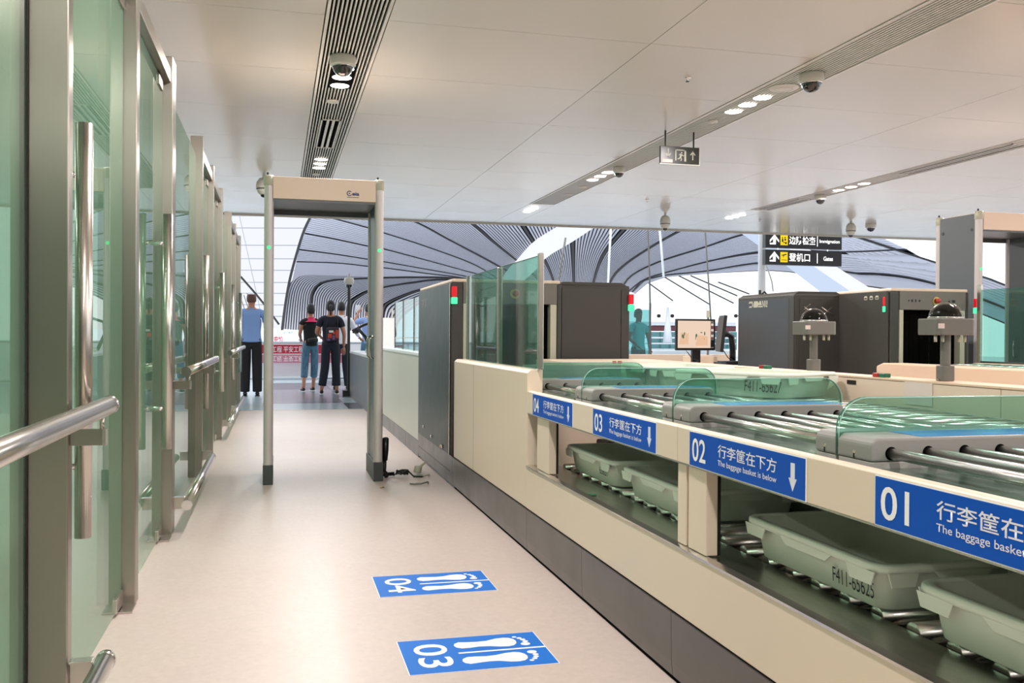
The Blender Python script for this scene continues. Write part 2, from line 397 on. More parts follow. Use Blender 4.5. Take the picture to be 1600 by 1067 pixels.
def vent(x0, x1, y0, y1, label):
    t = empty('air_vent', ((x0+x1)/2, y0, CE), label, 'vent')
    mb = MB(); f = .014
    mb.box(x0, x1, y0, y0+f, CE-.008, CE+.004); mb.box(x0, x1, y1-f, y1, CE-.008, CE+.004)
    mb.box(x0, x0+f, y0, y1, CE-.008, CE+.004); mb.box(x1-f, x1, y0, y1, CE-.008, CE+.004); mb.build('frame', 'slat', t)
    box('backing', 'void', t, x0, x1, y0, y1, CE+.0, CE+.004)
    w = (x1-x0-2*f)/3
    for k in (1, 2): box('bar', 'slat', t, x0+f+w*k-.012, x0+f+w*k+.012, y0+f, y1-f, CE-.007, CE)
vent(.385, .565, 8.72, 10.05, 'white three-slot air vent in the left strip between its two light trios')
vent(7.22, 7.43, 7.9, 9.75, 'long white slotted air vent in the right strip near the frame edge')
vent(7.22, 7.43, 11.9, 13.1, 'long slotted air vent at the far end of the right strip')
for (x, y, w) in [(3.03, 6.56, 'beside the second ceiling panel joint'), (5.2, 12.6, 'near the ceiling edge above the big scanner'), (7.9, 14.2, 'near the ceiling edge left of the direction signs')]:
    t = empty('sprinkler', (x, y, CE), 'tiny sprinkler head in the glossy ceiling %s' % w, 'sprinkler')
    MB().lathe([(.0001, 0), (.03, 0), (.028, -.006), (.012, -.008), (.01, -.03)], (x, y, CE), 16).build('rose', 'chrome', t)
    MB().lathe([(.0001, -.03), (.014, -.03), (.014, -.034), (.0001, -.034)], (x, y, CE), 12).build('deflector', 'black', t)
# exit sign
Y = 8.3; t = empty('exit_sign', (3.75, Y, 2.71), 'dark hanging emergency exit sign with running man between two arrows', 'sign')
ex0, ex1, ez0, ez1 = 3.56, 3.965, 2.735, 2.9
box('panel', 'exitb', t, ex0, ex1, Y, Y+.03, ez0, ez1, .003)
mb = MB(); mb.box(ex0-.006, ex1+.006, Y+.004, Y+.032, ez0-.007, ez0); mb.box(ex1, ex1+.006, Y+.004, Y+.032, ez0, ez1+.006); mb.build('rim', 'cam_w', t)
for x in (ex0+.055, ex1-.055): MB().cyl((x, Y+.015, ez1), .008, CE-ez1, 10).build('rod', 'exitb', t)
def arrow(cx, cz, s, up=1):
    d = up
    return [[(cx-.005*s, cz-.5*.085*s*d), (cx+.005*s, cz-.5*.085*s*d), (cx+.005*s, cz+.04*s*d), (cx-.005*s, cz+.04*s*d)],
            [(cx-.028*s, cz+.006*s*d), (cx-.018*s, cz+.003*s*d), (cx, cz+.028*s*d), (cx+.018*s, cz+.003*s*d), (cx+.028*s, cz+.006*s*d), (cx, cz+.046*s*d)]]
w = ex1-ex0
flat('arrow', 'exitm', t, (ex0, Y-.001, ez0), (1, 0, 0), (0, 0, 1), arrow(.08, .1, 1, -1), .001)
flat('arrow', 'exitm', t, (ex0, Y-.001, ez0), (1, 0, 0), (0, 0, 1), arrow(.335, .085, 1, 1), .001)
rm = [ell(.219, .108, .0075, .0075, 12), [(.207, .098), (.226, .092), (.216, .066), (.2, .07)], [(.2, .07), (.212, .066), (.222, .045), (.214, .026), (.208, .03), (.212, .046)],
      [(.2, .07), (.206, .062), (.196, .046), (.176, .044), (.176, .051), (.19, .053)], [(.222, .092), (.238, .082), (.25, .083), (.25, .078), (.236, .075), (.216, .086)], [(.209, .099), (.198, .098), (.19, .082), (.195, .08), (.202, .091), (.21, .093)]]
fr = [[(.152, .03), (.163, .03), (.163, .137), (.152, .137)], [(.152, .128), (.265, .128), (.265, .137), (.152, .137)], [(.247, .025), (.265, .025), (.265, .137), (.247, .137)]]
flat('running_figure', 'exitm', t, (ex0, Y-.001, ez0), (1, 0, 0), (0, 0, 1), fr+rm, .001)
flat('sticker', 'label', t, (ex0, Y-.001, ez0), (1, 0, 0), (0, 0, 1), [[(.02, .008), (.125, .008), (.125, .04), (.02, .04)]], .001)

# ================================================================== GLASS WALL (left)
gw = empty('wall_left', (WX, 0, 0), kind='structure'); gw.name = 'wall_glass'
gw.name = 'wall_inner'
HT = 2.40
def post(y, w=.10, d=.055, top=2.54, label=None):
    t = box('steel_post', 'steel', gw, WX-w, WX, y, y+d, 0, top, .004)
    box('jamb', 'steel', t, WX-w-.045, WX-w+.004, y+.012, y+d-.006, 0, HT, .003)
    if y > 3: box('gasket', 'rubber', t, WX-w-.014, WX-w-.0005, y+.002, y+.010, 0, HT)
    return t
POSTS = [(2.69, .10, .055, 'steel post beside the nearest long pull handle'), (3.92, .10, .08, 'second steel post from the viewer, with floor pivot at its foot'),
         (5.22, .11, .15, 'third steel post, its top showing under the ceiling, with a pull handle in front'), (7.27, .09, .06, 'fourth steel post, first after the second handrail'),
         (8.50, .085, .07, 'fifth steel post, between the two far glass doors'), (9.83, .085, .08, 'sixth steel post, behind the far glass doors'),
         (11.72, .085, .08, 'seventh steel post, beside the farthest handrail'), (12.98, .085, .06, 'eighth steel post, nearly hidden by the one in front'), (14.55, .085, .2, 'last steel post of the glass wall, next to the man in blue')]
for y, w, d, lb in POSTS: post(y, w, d, 2.54, lb)
def pane(name, y0, y1, label=None, z1=HT):
    p = box(name, 'glassL', gw, WX-.062, WX-.050, y0, y1, .008, z1)
    if label: p['label'] = label
    return p
py = [p[0] for p in POSTS]; pd = [p[2] for p in POSTS]
box('glass_pane', 'glassL', gw, WX-.114, WX-.102, .75, py[0]-.012, .008, HT); box('glazing_gasket', 'rubber', gw, WX-.117, WX-.0985, py[0]-.012, py[0], 0, HT); pane('glass_pane', py[2]+pd[2], py[3]); pane('glass_pane', py[5]+pd[5], py[6])
pane('glass_pane', -2.6, -1.85); pane('glass_pane', -8.9, -2.7)
box('post_body', 'steel', gw, WX-.1, WX, .68, .75, 0, 2.54)
box('post_body', 'steel', gw, WX-.1, WX, -1.85, -1.78, 0, 2.54)
for a, b in [(-8.9, py[2]), (py[3], py[5]), (py[6], py[8])]:
    box('header_beam', 'steel', gw, WX-.085, WX-.012, a+.03, b-.002, HT+.001, HT+.075, .003)
def glass_door(y0, y1, handle_y, pivot_y, label, far=False):
    t = empty('glass_door', (WX-.056, (y0+y1)/2, 0), label, 'door', 'frameless glass doors')
    box('glass_leaf', 'glassL', t, WX-.062, WX-.050, y0+.008, y1-.008, .012, HT-.006)
    hx = WX+.012; z0, z1 = .50, 1.665
    MB().tube([(hx, handle_y, z0), (hx, handle_y, z1)], .0235, 20).build('pull_handle', 'steel_v', t)
    for z in (.70, 1.52):
        MB().tube([(WX-.050, handle_y, z), (hx-.01, handle_y, z)], .010, 12).build('standoff', 'chrome', t)
        MB().tube([(WX-.062, handle_y, z), (WX-.125, handle_y, z)], .010, 12).build('standoff', 'chrome', t)
    MB().tube([(WX-.124, handle_y, z0), (WX-.124, handle_y, z1)], .0235, 20).build('pull_handle', 'steel_v', t)
    s = 1 if pivot_y < (y0+y1)/2 else -1
    box('corner_patch', 'steel_v', t, WX-.070, WX-.042, pivot_y, pivot_y+s*.15, .013, .068, .002)
    box('floor_plate', 'steel_v', t, WX-.10, WX+.005, pivot_y-s*.02, pivot_y+s*.10, .0005, .008, .001)
    box('top_patch', 'steel_v', t, WX-.070, WX-.042, pivot_y, pivot_y+s*.15, HT-.062, HT-.008, .002)
glass_door(py[0]+.055, py[1]-.005, py[0]+.14, py[1]-.02, 'nearest glass door with long vertical steel handle, hinged at the second post')
glass_door(py[1]+.08, py[2]-.005, py[2]-.33, py[2]-.06, 'second glass door, its handle close to the third post')
glass_door(py[3]+.06, py[4]-.005, py[3]+.14, py[4]-.02, 'third glass door, just past the fourth post')
glass_door(py[4]+.07, py[5]-.005, py[5]-.3, py[5]-.03, 'fourth glass door, between fifth and sixth posts')
glass_door(py[6]+.08, py[7]-.005, py[6]+.14, py[7]-.02, 'fifth glass door, beyond the seventh post')
glass_door(py[7]+.06, py[8]-.005, py[8]-.3, py[8]-.03, 'farthest glass door, at the end of the wall')
RX = WX+.078
def rail(y0, y1, posts, z, label, upper=True):
    t = empty('handrail' if upper else 'bumper_rail', (RX, y0, z-.1), label, 'rail', 'steel rails along the glass wall')
    MB().tube([(RX, y0+.02, z), (RX, y1-.02, z)], .0255, 24).build('tube', 'steel_v', t)
    for y in (y0, y1-.022): MB().tube([(RX, y, z), (RX, y+.022, z)], .0275, 24).build('end_cap', 'chrome', t)
    for y in posts:
        if upper:
            box('bracket', 'steel', t, WX+.0005, RX+.012, y-.005, y+.005, z-.10, z-.055, .001)
            box('bracket_tip', 'steel_v', t, RX+.004, RX+.014, y-.014, y+.012, z-.10, z-.055, .001)
            MB().tube([(RX+.002, y, z-.056), (RX+.002, y, z-.023)], .006, 10).build('stem', 'steel_v', t)
        else:
            box('bracket', 'steel_v', t, WX+.0005, RX-.02, y-.004, y+.004, z-.035, z+.030, .001)
            box('bracket_flange', 'steel_v', t, WX+.0005, RX-.018, y-.02, y+.02, z+.026, z+.032, .001)
rail(.78, 2.84, (.72, 2.715), .872, 'steel handrail in the left foreground with its round end near the first door handle')
rail(5.12, 7.62, (5.30, 7.30), .872, 'second steel handrail, between the third and fourth posts')
rail(9.75, 13.9, (9.88, 11.76), .872, 'farthest steel handrail, ending beside the man in blue')
rail(.78, 2.80, (.72, 2.715), .16, 'low steel bumper rail at the bottom left corner of the view', False)
rail(5.2, 7.2, (5.30, 7.30), .16, 'low steel bumper rail between the third and fourth posts', False)
rail(9.7, 13.6, (9.88, 11.76), .16, 'farthest low steel bumper rail, left of the hall threshold', False)

# ================================================================== WALK-THROUGH GATES
def gate(x, y, label):
    """x, y: outer left edge and front"""
    t = empty('walk_through_metal_detector', (x+.42, y+.28, 0), label, 'metal detector', 'walk-through metal detectors')
    wd, dp, ht = .845, .57, 2.2
    for k, (a, b) in enumerate(((x, x+.065), (x+wd-.065, x+wd))):
        pa = box('side_panel', 'pillar_g', t, a+.012, b-.012, y+.035, y+dp-.035, .1, ht-.02, .004)
        for yy in (y+.035, y+dp-.035):
            MB().lathe([(.033, .12), (.033, ht-.07)], ((a+b)/2, yy, 0), 20).build('edge_post', 'post_w', t)
            cp = MB().lathe([(.0001, ht), (.03, ht), (.037, ht-.006), (.037, ht-.072), (.034, ht-.075)], ((a+b)/2, yy, 0), 20).build('cap', 'cap', t)
            MB().cyl(((a+b)/2-.01, yy, ht), .008, .02, 10).build('cap_screw', 'black', cp)
        MB().box(a-.003, b+.003, y-.004, y+dp+.004, 0, .14).build('boot', 'boot', t, .004)
        MB().tube([((a+b)/2, y-.0005, 1.685), ((a+b)/2, y+.005, 1.685)], .013, 14).build('status_led', 'greenl2', t)
        for yy in (y+.1, y+dp-.1):
            for sx in (a+.0105, b-.0105): MB().tube([(sx-.003, yy, ht-.16), (sx+.003, yy, ht-.16)], .014, 12).build('plug', 'boot', t)
    h = box('header', 'beige_g', t, x+.06, x+wd-.06, y+.008, y+dp-.008, 2.035, 2.192, .003)
    box('header_underside', 'pillar_g', t, x+.06, x+wd-.06, y+.02, y+dp-.02, 2.02, 2.036)
    box('crossbar', 'pillar_g', t, x+.06, x+wd-.06, y+dp-.03, y+dp-.004, 1.985, 2.03)
    text('logo_text', 'eia', 'navy', h, (x+.615, y+.0055, 2.077), (1, 0, 0), (0, 0, 1), w=.05, h=.026, bold=.03)
    flat('logo_ring', 'navy', h, (x+.595, y+.0065, 2.092), (1, 0, 0), (0, 0, 1),
         [[(.019*math.cos(q), .019*math.sin(q)), (.019*math.cos(q+.3), .019*math.sin(q+.3)), (.0135*math.cos(q+.3), .0135*math.sin(q+.3)), (.0135*math.cos(q), .0135*math.sin(q))] for q in [.7+.3*i for i in range(17)]]+[ell(0, 0, .005, .005, 8)], .001)
    flat('logo_strapline', 'ink', h, (x+.58, y+.0065, 2.062), (1, 0, 0), (0, 0, 1), [[(.012*i, 0), (.012*i+.009, 0), (.012*i+.009, .0035), (.012*i, .0035)] for i in range(7)], .001)
    for i, sx in enumerate((x+wd-.012, x+.012)):
        s = 1 if i == 0 else -1
        pts = [(sx-s*.055 if False else sx, y+.14, 1.02)]
    for yy in (.17, .42):
        xx = x+wd-.065+.012
        MB().tube([(xx, y+yy, 1.06), (xx-.025, y+yy, 1.045), (xx-.028, y+yy, .97), (xx-.025, y+yy, .905), (xx, y+yy, .89)], .006, 8).build('grab_loop', 'chrome', t)
    return t
gate(-.092, 6.80, 'beige and grey walk-through metal detector gate standing in the aisle')
gate(6.0, 6.94, 'second walk-through metal detector with broad grey side panels, behind the right-hand scanner')

# ================================================================== COUNTER (right of the aisle)
CX = 1.20
cn = empty('screening_counter', (CX, 2.7, 0), 'long beige screening counter with open tray shelf and stainless ledge along the aisle', 'counter')
seams = [.55, 1.7, 2.68, 3.56, 4.42, 6.41]
seams2 = [0.0]+seams
for a, b in zip([-.5]+seams, seams):
    MB().prism([(CX+.004, .016), (CX-.001, .06), (CX-.004, .215), (CX+.03, .215), (CX+.03, .016)], 'y', a+.0015, b-.0015).build('kick_plate', 'kick', cn)
box('kick_gap', 'void', cn, CX+.010, CX+.03, -.5, 6.4, .0, .218)
MB().box(CX+.0, CX+.02, -.5, 4.43, .222, .425).build('lower_panel', 'beige', cn, .002)
MB().prism([(CX-.004, .425), (CX-.004, .432), (CX+.018, .437), (CX+.022, .425)], 'y', -.5, 4.43).build('ledge_lip', 'ledge_l', cn)
MB().prism([(CX+.0225, .41), (CX+.0225, .4335), (CX+.160, .430), (CX+.168, .425), (CX+.168, .41)], 'y', -.5, 4.43).build('ledge', 'ledge', cn)
box('ledge_joint', 'chrome', cn, CX+.023, CX+.16, 2.615, 2.619, .4336, .4342)
box('shelf_tray_floor', 'ledge', cn, CX+.17, 1.85, -.5, 4.43, .37, .39)
box('shelf_back', 'wallp', cn, 1.84, 1.855, -.5, 4.43, .2, .76)
box('shelf_roof', 'wallp', cn, CX+.03, 1.85, -.5, 4.43, .762, .775)
# tall end panel
MB().prism([(CX, .222), (CX, .888), (CX+.018, .905), (CX+.08, .905), (CX+.08, .222)], 'y', 4.43, 6.38).build('tall_panel', 'beige', cn, .003)
box('panel_joint', 'kick', cn, CX-.0005, CX+.001, 5.72, 5.723, .222, .885)
# fascia band carrying the signs
for a, b in ((-.5, 2.652), (2.655, 4.43)):
    MB().prism([(CX+.001, .692), (CX+.001, .797), (CX+.006, .802), (CX+.03, .802), (CX+.03, .692)], 'y', a, b).build('fascia', 'beige', cn, .0015)
box('fascia_lip', 'steel_v', cn, CX+.004, CX+.03, -.5, 4.42, .686, .692)
for a, b in ((2.475, 2.595), (2.612, 2.672), (4.09, 4.285)):
    MB().box(CX+.012, CX+.05, a, b, .437, .69).build('pillar', 'beige', cn, .003)
    box('pillar_edge', 'black', cn, CX+.0505, CX+.06, a+.002, a+.014, .437, .69)
box('end_board', 'housing_t', cn, 1.30, 1.86, 4.86, 4.90, .70, .915, .004)
# shelf rollers, axis across the counter
for k in range(38):
    y = -.42+k*.129
    MB().tube([(CX+.172, y, .421), (1.838, y, .421)], .0245, 16).build('shelf_roller', 'roller', cn)
# ---- stations
HX1 = 1.85
def rrect(x0, x1, z0, z1, r, n=6, corners=(1, 1, 1, 1)):
    P = []
    for (cx, cz, a0, k) in ((x1-r, z1-r, 0, corners[0]), (x0+r, z1-r, 90, corners[1]), (x0+r, z0+r, 180, corners[2]), (x1-r, z0+r, 270, corners[3])):
        if k: P += [(cx+r*math.cos(math.radians(a0+90*i/n)), cz+r*math.sin(math.radians(a0+90*i/n))) for i in range(n+1)]
        else: P.append((x1 if a0 in (0, 270) else x0, z1 if a0 in (0, 90) else z0))
    return P
HY = [1.90, 2.84, 3.80, 4.62]
def housing(yc, label):
    t = empty('roller_housing', (1.29, yc, .78), label, 'conveyor part', 'grey roller housings between the stations')
    for s, (a, b) in enumerate(((yc-.095, yc-.004+.04), (yc+.046, yc+.13))):
        m = 'housing'
        MB().prism(rrect(1.285, HX1 if s == 0 else HX1-.03, .80, .853, .022, 6, (1, 1, 0, 0)), 'y', a, b).build('cover', 'housing', t, .006, 3)
        MB().box(1.287, HX1, a+.002, b-.002, .777, .799).build('base', 'housing_t', t, .002)
        MB().tube([(1.2845, (a+b)/2, .815), (1.288, (a+b)/2, .815)], .005, 10).build('screw', 'steel_v', t)
        box('slot', 'black', t, 1.2835, 1.286, (a+b)/2-.0015, (a+b)/2+.0015, .802, .813)
    fy = yc+.04
    P = rrect(1.288, 1.925, .80, .934, .075, 8, (1, 1, 0, 0))
    fin = MB().prism(P, 'y', fy-.005, fy+.005).build('glass_fin', 'glassF', t)
    n = 9
    edge = [(1.288, fy, .80)]+[(p[0], fy, p[1]) for p in P[:2*(n)][::-1]]+[(1.925, fy, .80)]
    for dy in (-.0052, .0052): MB().tube([(p[0], p[1]+dy, p[2]) for p in edge], .0013, 6).build('fin_edge', 'edge_l' if dy < 0 else 'glassE', fin)
    box('protective_film', 'film', t, 1.42, HX1, yc-.085, yc+.03, .8532, .8542, label='blue protective film')
    for x in [1.335+.097*i for i in range(6)]:
        MB().lathe([(.0001, -.0006), (.0155, -.0006), (.0155, 0)], (x, yc-.0951, .818), 16, 'y', False).build('roller_socket', 'void', t)
    return t
LH = ['farthest grey roller housing with glass fin, beyond sign 04', 'second farthest grey roller housing with glass fin, right of sign 04', 'second nearest grey roller housing with glass fin, in front of the handwritten tray', 'nearest grey roller housing with glass fin, between signs 02 and 01']
for yc, lb in zip(HY[::-1], LH): housing(yc, lb)
spans = [(.72, HY[0]-.095, 'nearest steel roller table, cut off by the right edge of view'), (HY[0]+.13, HY[1]-.095, 'second nearest steel roller table, left of the nearest glass fin'), (HY[1]+.13, HY[2]-.095, 'third steel roller table, between the two middle glass fins'), (HY[2]+.13, HY[3]-.095, 'farthest steel roller table, next to the tall beige panel')]
for a, b, nme in spans:
    t = empty('roller_table', (1.6, (a+b)/2, .78), nme, 'conveyor', 'roller tables behind the numbered signs')
    px0 = 1.283 if b > 4.43 else CX+.031
    MB().prism([(px0, .798), (px0+.019, .785), (1.84, .782), (1.84, .776), (px0, .776)], 'y', a, b).build('drip_pan', 'pan', t)
    for i in range(6):
        x = 1.335+.097*i
        MB().tube([(x, a+.001, .818), (x, b-.001, .818)], .0125, 14).build('roller', 'roller', t)
    box('side_rail', 'housing', t, 1.842, 1.852, a, b, .776, .80)
# main conveyor
t = empty('main_conveyor', (2.2, 2.7, 0), 'long steel roller conveyor running behind the glass fins', 'conveyor')
box('bed', 'pan', t, 1.87, 2.42, .5, 6.4, .70, .762)
for a, b in ((1.862, 1.870), (2.415, 2.435)): box('side_rail', 'housing', t, a, b, .5, 6.4, .68, .792 if a < 2.2 else .80)
for k in range(58):
    y = .55+k*.1
    MB().tube([(1.872, y, .785), (2.413, y, .785)], .019, 14).build('roller', 'roller', t)
box('leg_panel', 'beige', t, 1.87, 2.42, .5, 6.4, 0, .70)
# barrier behind the conveyor
t = empty('rear_counter', (2.6, 3.5, 0), 'beige rear counter board behind the conveyor carrying the mirror domes', 'counter')
for a, b in ((-.2, 2.83), (2.833, 4.9), (4.903, 6.48)):
    box('board', 'beige', t, 2.55, 2.68, a, b, 0, .892, .002); box('cap', 'beige_p', t, 2.546, 2.69, a, b, .8925, .902, .002)
box('notice', 'paper', t, 2.546, 2.5495, 3.19, 3.36, .80, .893, label='blank pinkish paper sheet')
box('socket', 'black', t, 2.546, 2.5495, 3.70, 3.765, .862, .880)
box('edge_stripe', 'navy', t, 2.544, 2.5458, 4.25, 5.2, .872, .884); box('edge_stripe', 'navy', t, 2.544, 2.5458, 5.45, 6.4, .872, .884)

# ---- signs on the fascia
def sign(ya, yb, num, label):
    """ya far (left in view), yb near"""
    t = empty('station_sign', (CX-.001, (ya+yb)/2, .69), label, 'sign', 'blue numbered signs on the counter')
    L = ya-yb
    box('border', 'white', t, CX-.0012, CX+.0008, yb, ya, .692, .795)
    box('plate', 'blue', t, CX-.0018, CX-.0011, yb+.002, ya-.002, .694, .793)
    X = CX-.0024; xd = (0, -1, 0); zd = (0, 0, 1)
    text('number', num, 'white', t, (X, ya-.021, .709), xd, zd, w=.088, h=.068, bold=.012)
    text('chinese_text', '行李筐在下方', 'lilac', t, (X, ya-.186, .740), xd, zd, w=.315, h=.036, bold=.01)
    text('english_text', 'The baggage basket is below', 'lilac', t, (X, ya-.186, .712), xd, zd, w=.315, h=.020, bold=.008)
    a = L-.105+.04
    flat('arrow', 'lilac', t, (X+.0006, ya, .694), xd, zd, [[(a, .082), (a+.018, .082), (a+.018, .045), (a, .045)], [(a-.009, .045), (a+.027, .045), (a+.009, .014)]], .0006)
sign(4.318, 3.697, '04', 'farthest and smallest-looking blue baggage basket sign, numbered 04')
sign(3.437, 2.813, '03', 'blue sign numbered 03, just left of the double pillar')
sign(2.561, 1.930, '02', 'blue sign numbered 02, fully visible above the empty shelf bay')
sign(1.672, 1.045, '01', 'blue sign numbered 01 reading baggage basket is below, nearest and cut off')
flat('green_tape', 'btn_g', None, (1.225, 3.52, .4365), (1, .3, 0), (-.3, 1, 0), [[(0, 0), (.035, .01), (.04, .03), (.03, .028), (.02, .05), (.004, .045), (.01, .02)]], .0006)
tag(bpy.data.objects['green_tape'], 'scrap of green tape on the stainless ledge under sign 03', 'tape')

# ---- trays
def tray_mesh():
    """0.64 (y) x 0.44 (x) x 0.135, origin at centre of base"""
    def ring(hx, hy, r, z, n=5):
        P = []
        for sx, sy, a0 in ((1, 1, 0), (-1, 1, 90), (-1, -1, 180), (1, -1, 270)):
            for i in range(n+1):
                q = math.radians(a0+90*i/n); P.append((sx*(hx-r)+r*math.cos(q), sy*(hy-r)+r*math.sin(q), z))
        return P
    def stack(rings):
        mb = MB(); n = len(rings[0])
        mb.add([p for r in rings for p in r], [(i*n+k, i*n+(k+1) % n, (i+1)*n+(k+1) % n, (i+1)*n+k) for i in range(len(rings)-1) for k in range(n)], True)
        return mb
    out = stack([ring(.182, .280, .04, .0), ring(.186, .284, .04, .004), ring(.203, .303, .045, .128)]); out.add(ring(.182, .280, .04, 0), [tuple(range(24))[::-1]])
    inn = stack([ring(.199, .299, .043, .130), ring(.180, .278, .036, .008)]); inn.add(ring(.180, .278, .036, .008), [tuple(range(24))])
    rim = stack([ring(.198, .298, .043, .1285), ring(.200, .300, .045, .134), ring(.217, .317, .052, .134), ring(.2205, .3205, .054, .130), ring(.2215, .3215, .054, .112), ring(.2185, .3185, .052, .112), ring(.217, .317, .05, .126)])
    tabs = MB()                                              # deeper skirts: centre of each side and the corners
    def skirt(p0, p1, nx, ny, d):
        (x0, y0), (x1, y1) = p0, p1; q = .12
        xa, ya = x0+(x1-x0)*q, y0+(y1-y0)*q; xb, yb = x1-(x1-x0)*q, y1-(y1-y0)*q
        o = [(x0, y0, .114), (xa, ya, .114-d), (xb, yb, .114-d), (x1, y1, .114)]
        i = [(x-nx*.003, y-ny*.003, z) for x, y, z in o]
        tabs.add(o+i, [(0, 1, 2, 3), (7, 6, 5, 4), (0, 4, 5, 1), (1, 5, 6, 2), (2, 6, 7, 3)])
    for s in (1, -1):
        skirt((s*.2215, -.13), (s*.2215, .11), s, 0, .024); skirt((-.08, s*.3215), (.08, s*.3215), 0, s, .024)
        for e in (1, -1):
            skirt((s*.2215, e*.19), (s*.2215, e*.3), s, 0, .038)
            skirt((s*.12, e*.3215), (s*.2, e*.3215), 0, e, .038)
    return out, inn, rim, tabs
T0 = tray_mesh()
tray0 = empty('luggage_tray', (0, 0, 0), 'x', 'tray', 'luggage trays')
ZS = .112/.134
for mb, nm, mt in zip(T0, ('basin', 'inside', 'rim', 'skirt'), ('tray', 'tray_d', 'tray', 'tray')): setattr(mb, 'v', [(x, y, z*ZS) for x, y, z in mb.v]); mb.build(nm, mt, tray0)
for o in tray0.children:
    if o.name.startswith('inside'): o.data.polygons.foreach_set('use_smooth', [True]*len(o.data.polygons))
TX = 1.318+.2215; TZ = .448
tr = [(TX, 2.137, TZ, 0, 'pale green tray under sign 02, marked in black pen on its side'), (TX, 1.395, TZ, 0, 'pale green tray under sign 01 at the right edge of view'),
      (TX+.01, 3.90, TZ, 0, 'pale tray on the shelf under sign 04'), (TX+.01, 3.16, TZ, 0, 'pale tray on the shelf under sign 03, beside the pillar'),
      (2.19, 3.98, .804, .45, 'greenish tray with black handwriting on the conveyor behind the glass fins'),
      (2.13, 4.74, .804, -.04, 'second pale tray on the conveyor, behind the handwritten one')]
for i, (x, y, z, r, lb) in enumerate(tr):
    o = tray0 if i == 0 else copy_tree(tray0)
    o.location = (x, y, z); o.rotation_euler.z = r; o['label'] = lb; o.name = 'luggage_tray' if i == 0 else 'luggage_tray.%03d' % i
trays = [bpy.data.objects['luggage_tray']]+[bpy.data.objects['luggage_tray.%03d' % i] for i in range(1, len(tr))]
def handwriting(t, body, y, z, L, h):
    k = -.203+.020*(1-z/.112)-.009; R_ = Matrix.Rotation(t.rotation_euler.z, 3, 'Z')
    o = text('handwriting', body, 'ink', None, (k, y, z), (0, -1, 0), (-.17, 0, 1), w=L, h=h, bold=-.002, shear=.28)
    o.parent = t
handwriting(trays[0], 'F411-65625', -.10, .024, .17, .040)
handwriting(trays[4], 'F411-65627', -.09, .026, .20, .05)
handwriting(trays[2], '65621', -.12, .035, .10, .034)
box('shelf_box', 'black', None, 1.55, 1.83, 4.24, 4.40, .46, .56, .01, label='dark box at the far end of the tray shelf under sign 04', cat='box')

# ---- mirror domes on posts
def dome_post(x, y, label, sc=1.0):
    z0 = .902
    t = empty('dome_camera_post', (x, y, z0), label, 'camera', 'dome cameras on posts')
    P = ell(0, 0, .0001, .0001)
    MB().prism([(x-.028, y-.02), (x-.02, y-.028), (x+.02, y-.028), (x+.028, y-.02), (x+.028, y+.02), (x+.02, y+.028), (x-.02, y+.028), (x-.028, y+.02)], 'z', z0, z0+.062).build('foot', 'grey', t, .003)
    MB().lathe([(.0195, .06), (.0195, .20)], (x, y, z0), 18).build('pole', 'grey', t)
    MB().cyl((x-.038, y, z0+.006), .004, .076, 8, 'x').build('bolt', 'steel_v', t)
    b = MB().prism([(x-.088, y-.055), (x-.075, y-.068), (x+.075, y-.068), (x+.09, y-.055), (x+.09, y+.055), (x+.075, y+.068), (x-.075, y+.068), (x-.088, y+.055)], 'z', z0+.186, z0+.252).build('head', 'grey', t, .004)
    box('label_sticker', 'label', b, x-.0885, x-.062, y-.0695, y-.0655, z0+.212, z0+.232)
    for dx in (-.072, -.038, .038, .066): MB().tube([(x+dx, y-.03, z0+.186), (x+dx, y-.03, z0+.158)], .006, 10).build('peg', 'cap', t)
    MB().lathe([(.066*math.cos(q), .253+.066*math.sin(q)*1.0) for q in [PI/2*i/9 for i in range(9)]]+[(.0001, .319)], (x, y, z0), 28).build('bubble', 'domebub', t)
    MB().lathe([(.060*math.cos(q), .252+.058*math.sin(q)) for q in [PI/2*i/9 for i in range(9)]]+[(.0001, .310)], (x, y, z0), 24).build('camera_core', 'void', t)
    MB().lathe([(.066, .252), (.07, .256), (.066, .26)], (x, y, z0), 28).build('ring', 'chrome', t)
M_['domebub'] = glass('bubble_glass', 'e0e0e0', .0, 1.55)
dome_post(2.625, 4.166, 'grey post with clear dome camera in front of the dark scanner side')
dome_post(2.625, 3.213, 'nearer grey post with clear dome camera in front of the scanner tunnel')
def buttons(x, y, z, label):
    t = empty('signal_buttons', (x, y, z), label, 'buttons', 'red and green button pairs')
    box('red_button', 'btn_r', t, x-.004, x+.03, y+.002, y+.042, z, z+.018, .003)
    box('green_button', 'btn_g', t, x-.004, x+.03, y-.042, y-.002, z, z+.018, .003)
buttons(2.56, 4.55, .902, 'red and green button pair on the rear counter near the farther dome post')
buttons(2.56, 3.55, .902, 'red and green button pair on the rear counter near the closer dome post')
box('conveyor_cover', 'beige', None, 1.80, 2.52, 5.2, 6.42, .808, .905, .01, label='beige conveyor cover in front of the first scanner tunnel', cat='cover')
t = empty('signal_buttons', (2.0, 5.6, .9), 'small red twin buttons on the conveyor entry by the first scanner', 'buttons')
for k in (0, 1): MB().cyl((2.02+.035*k, 5.4, .905), .013, .014, 14).build('red_button', 'btn_r', t)

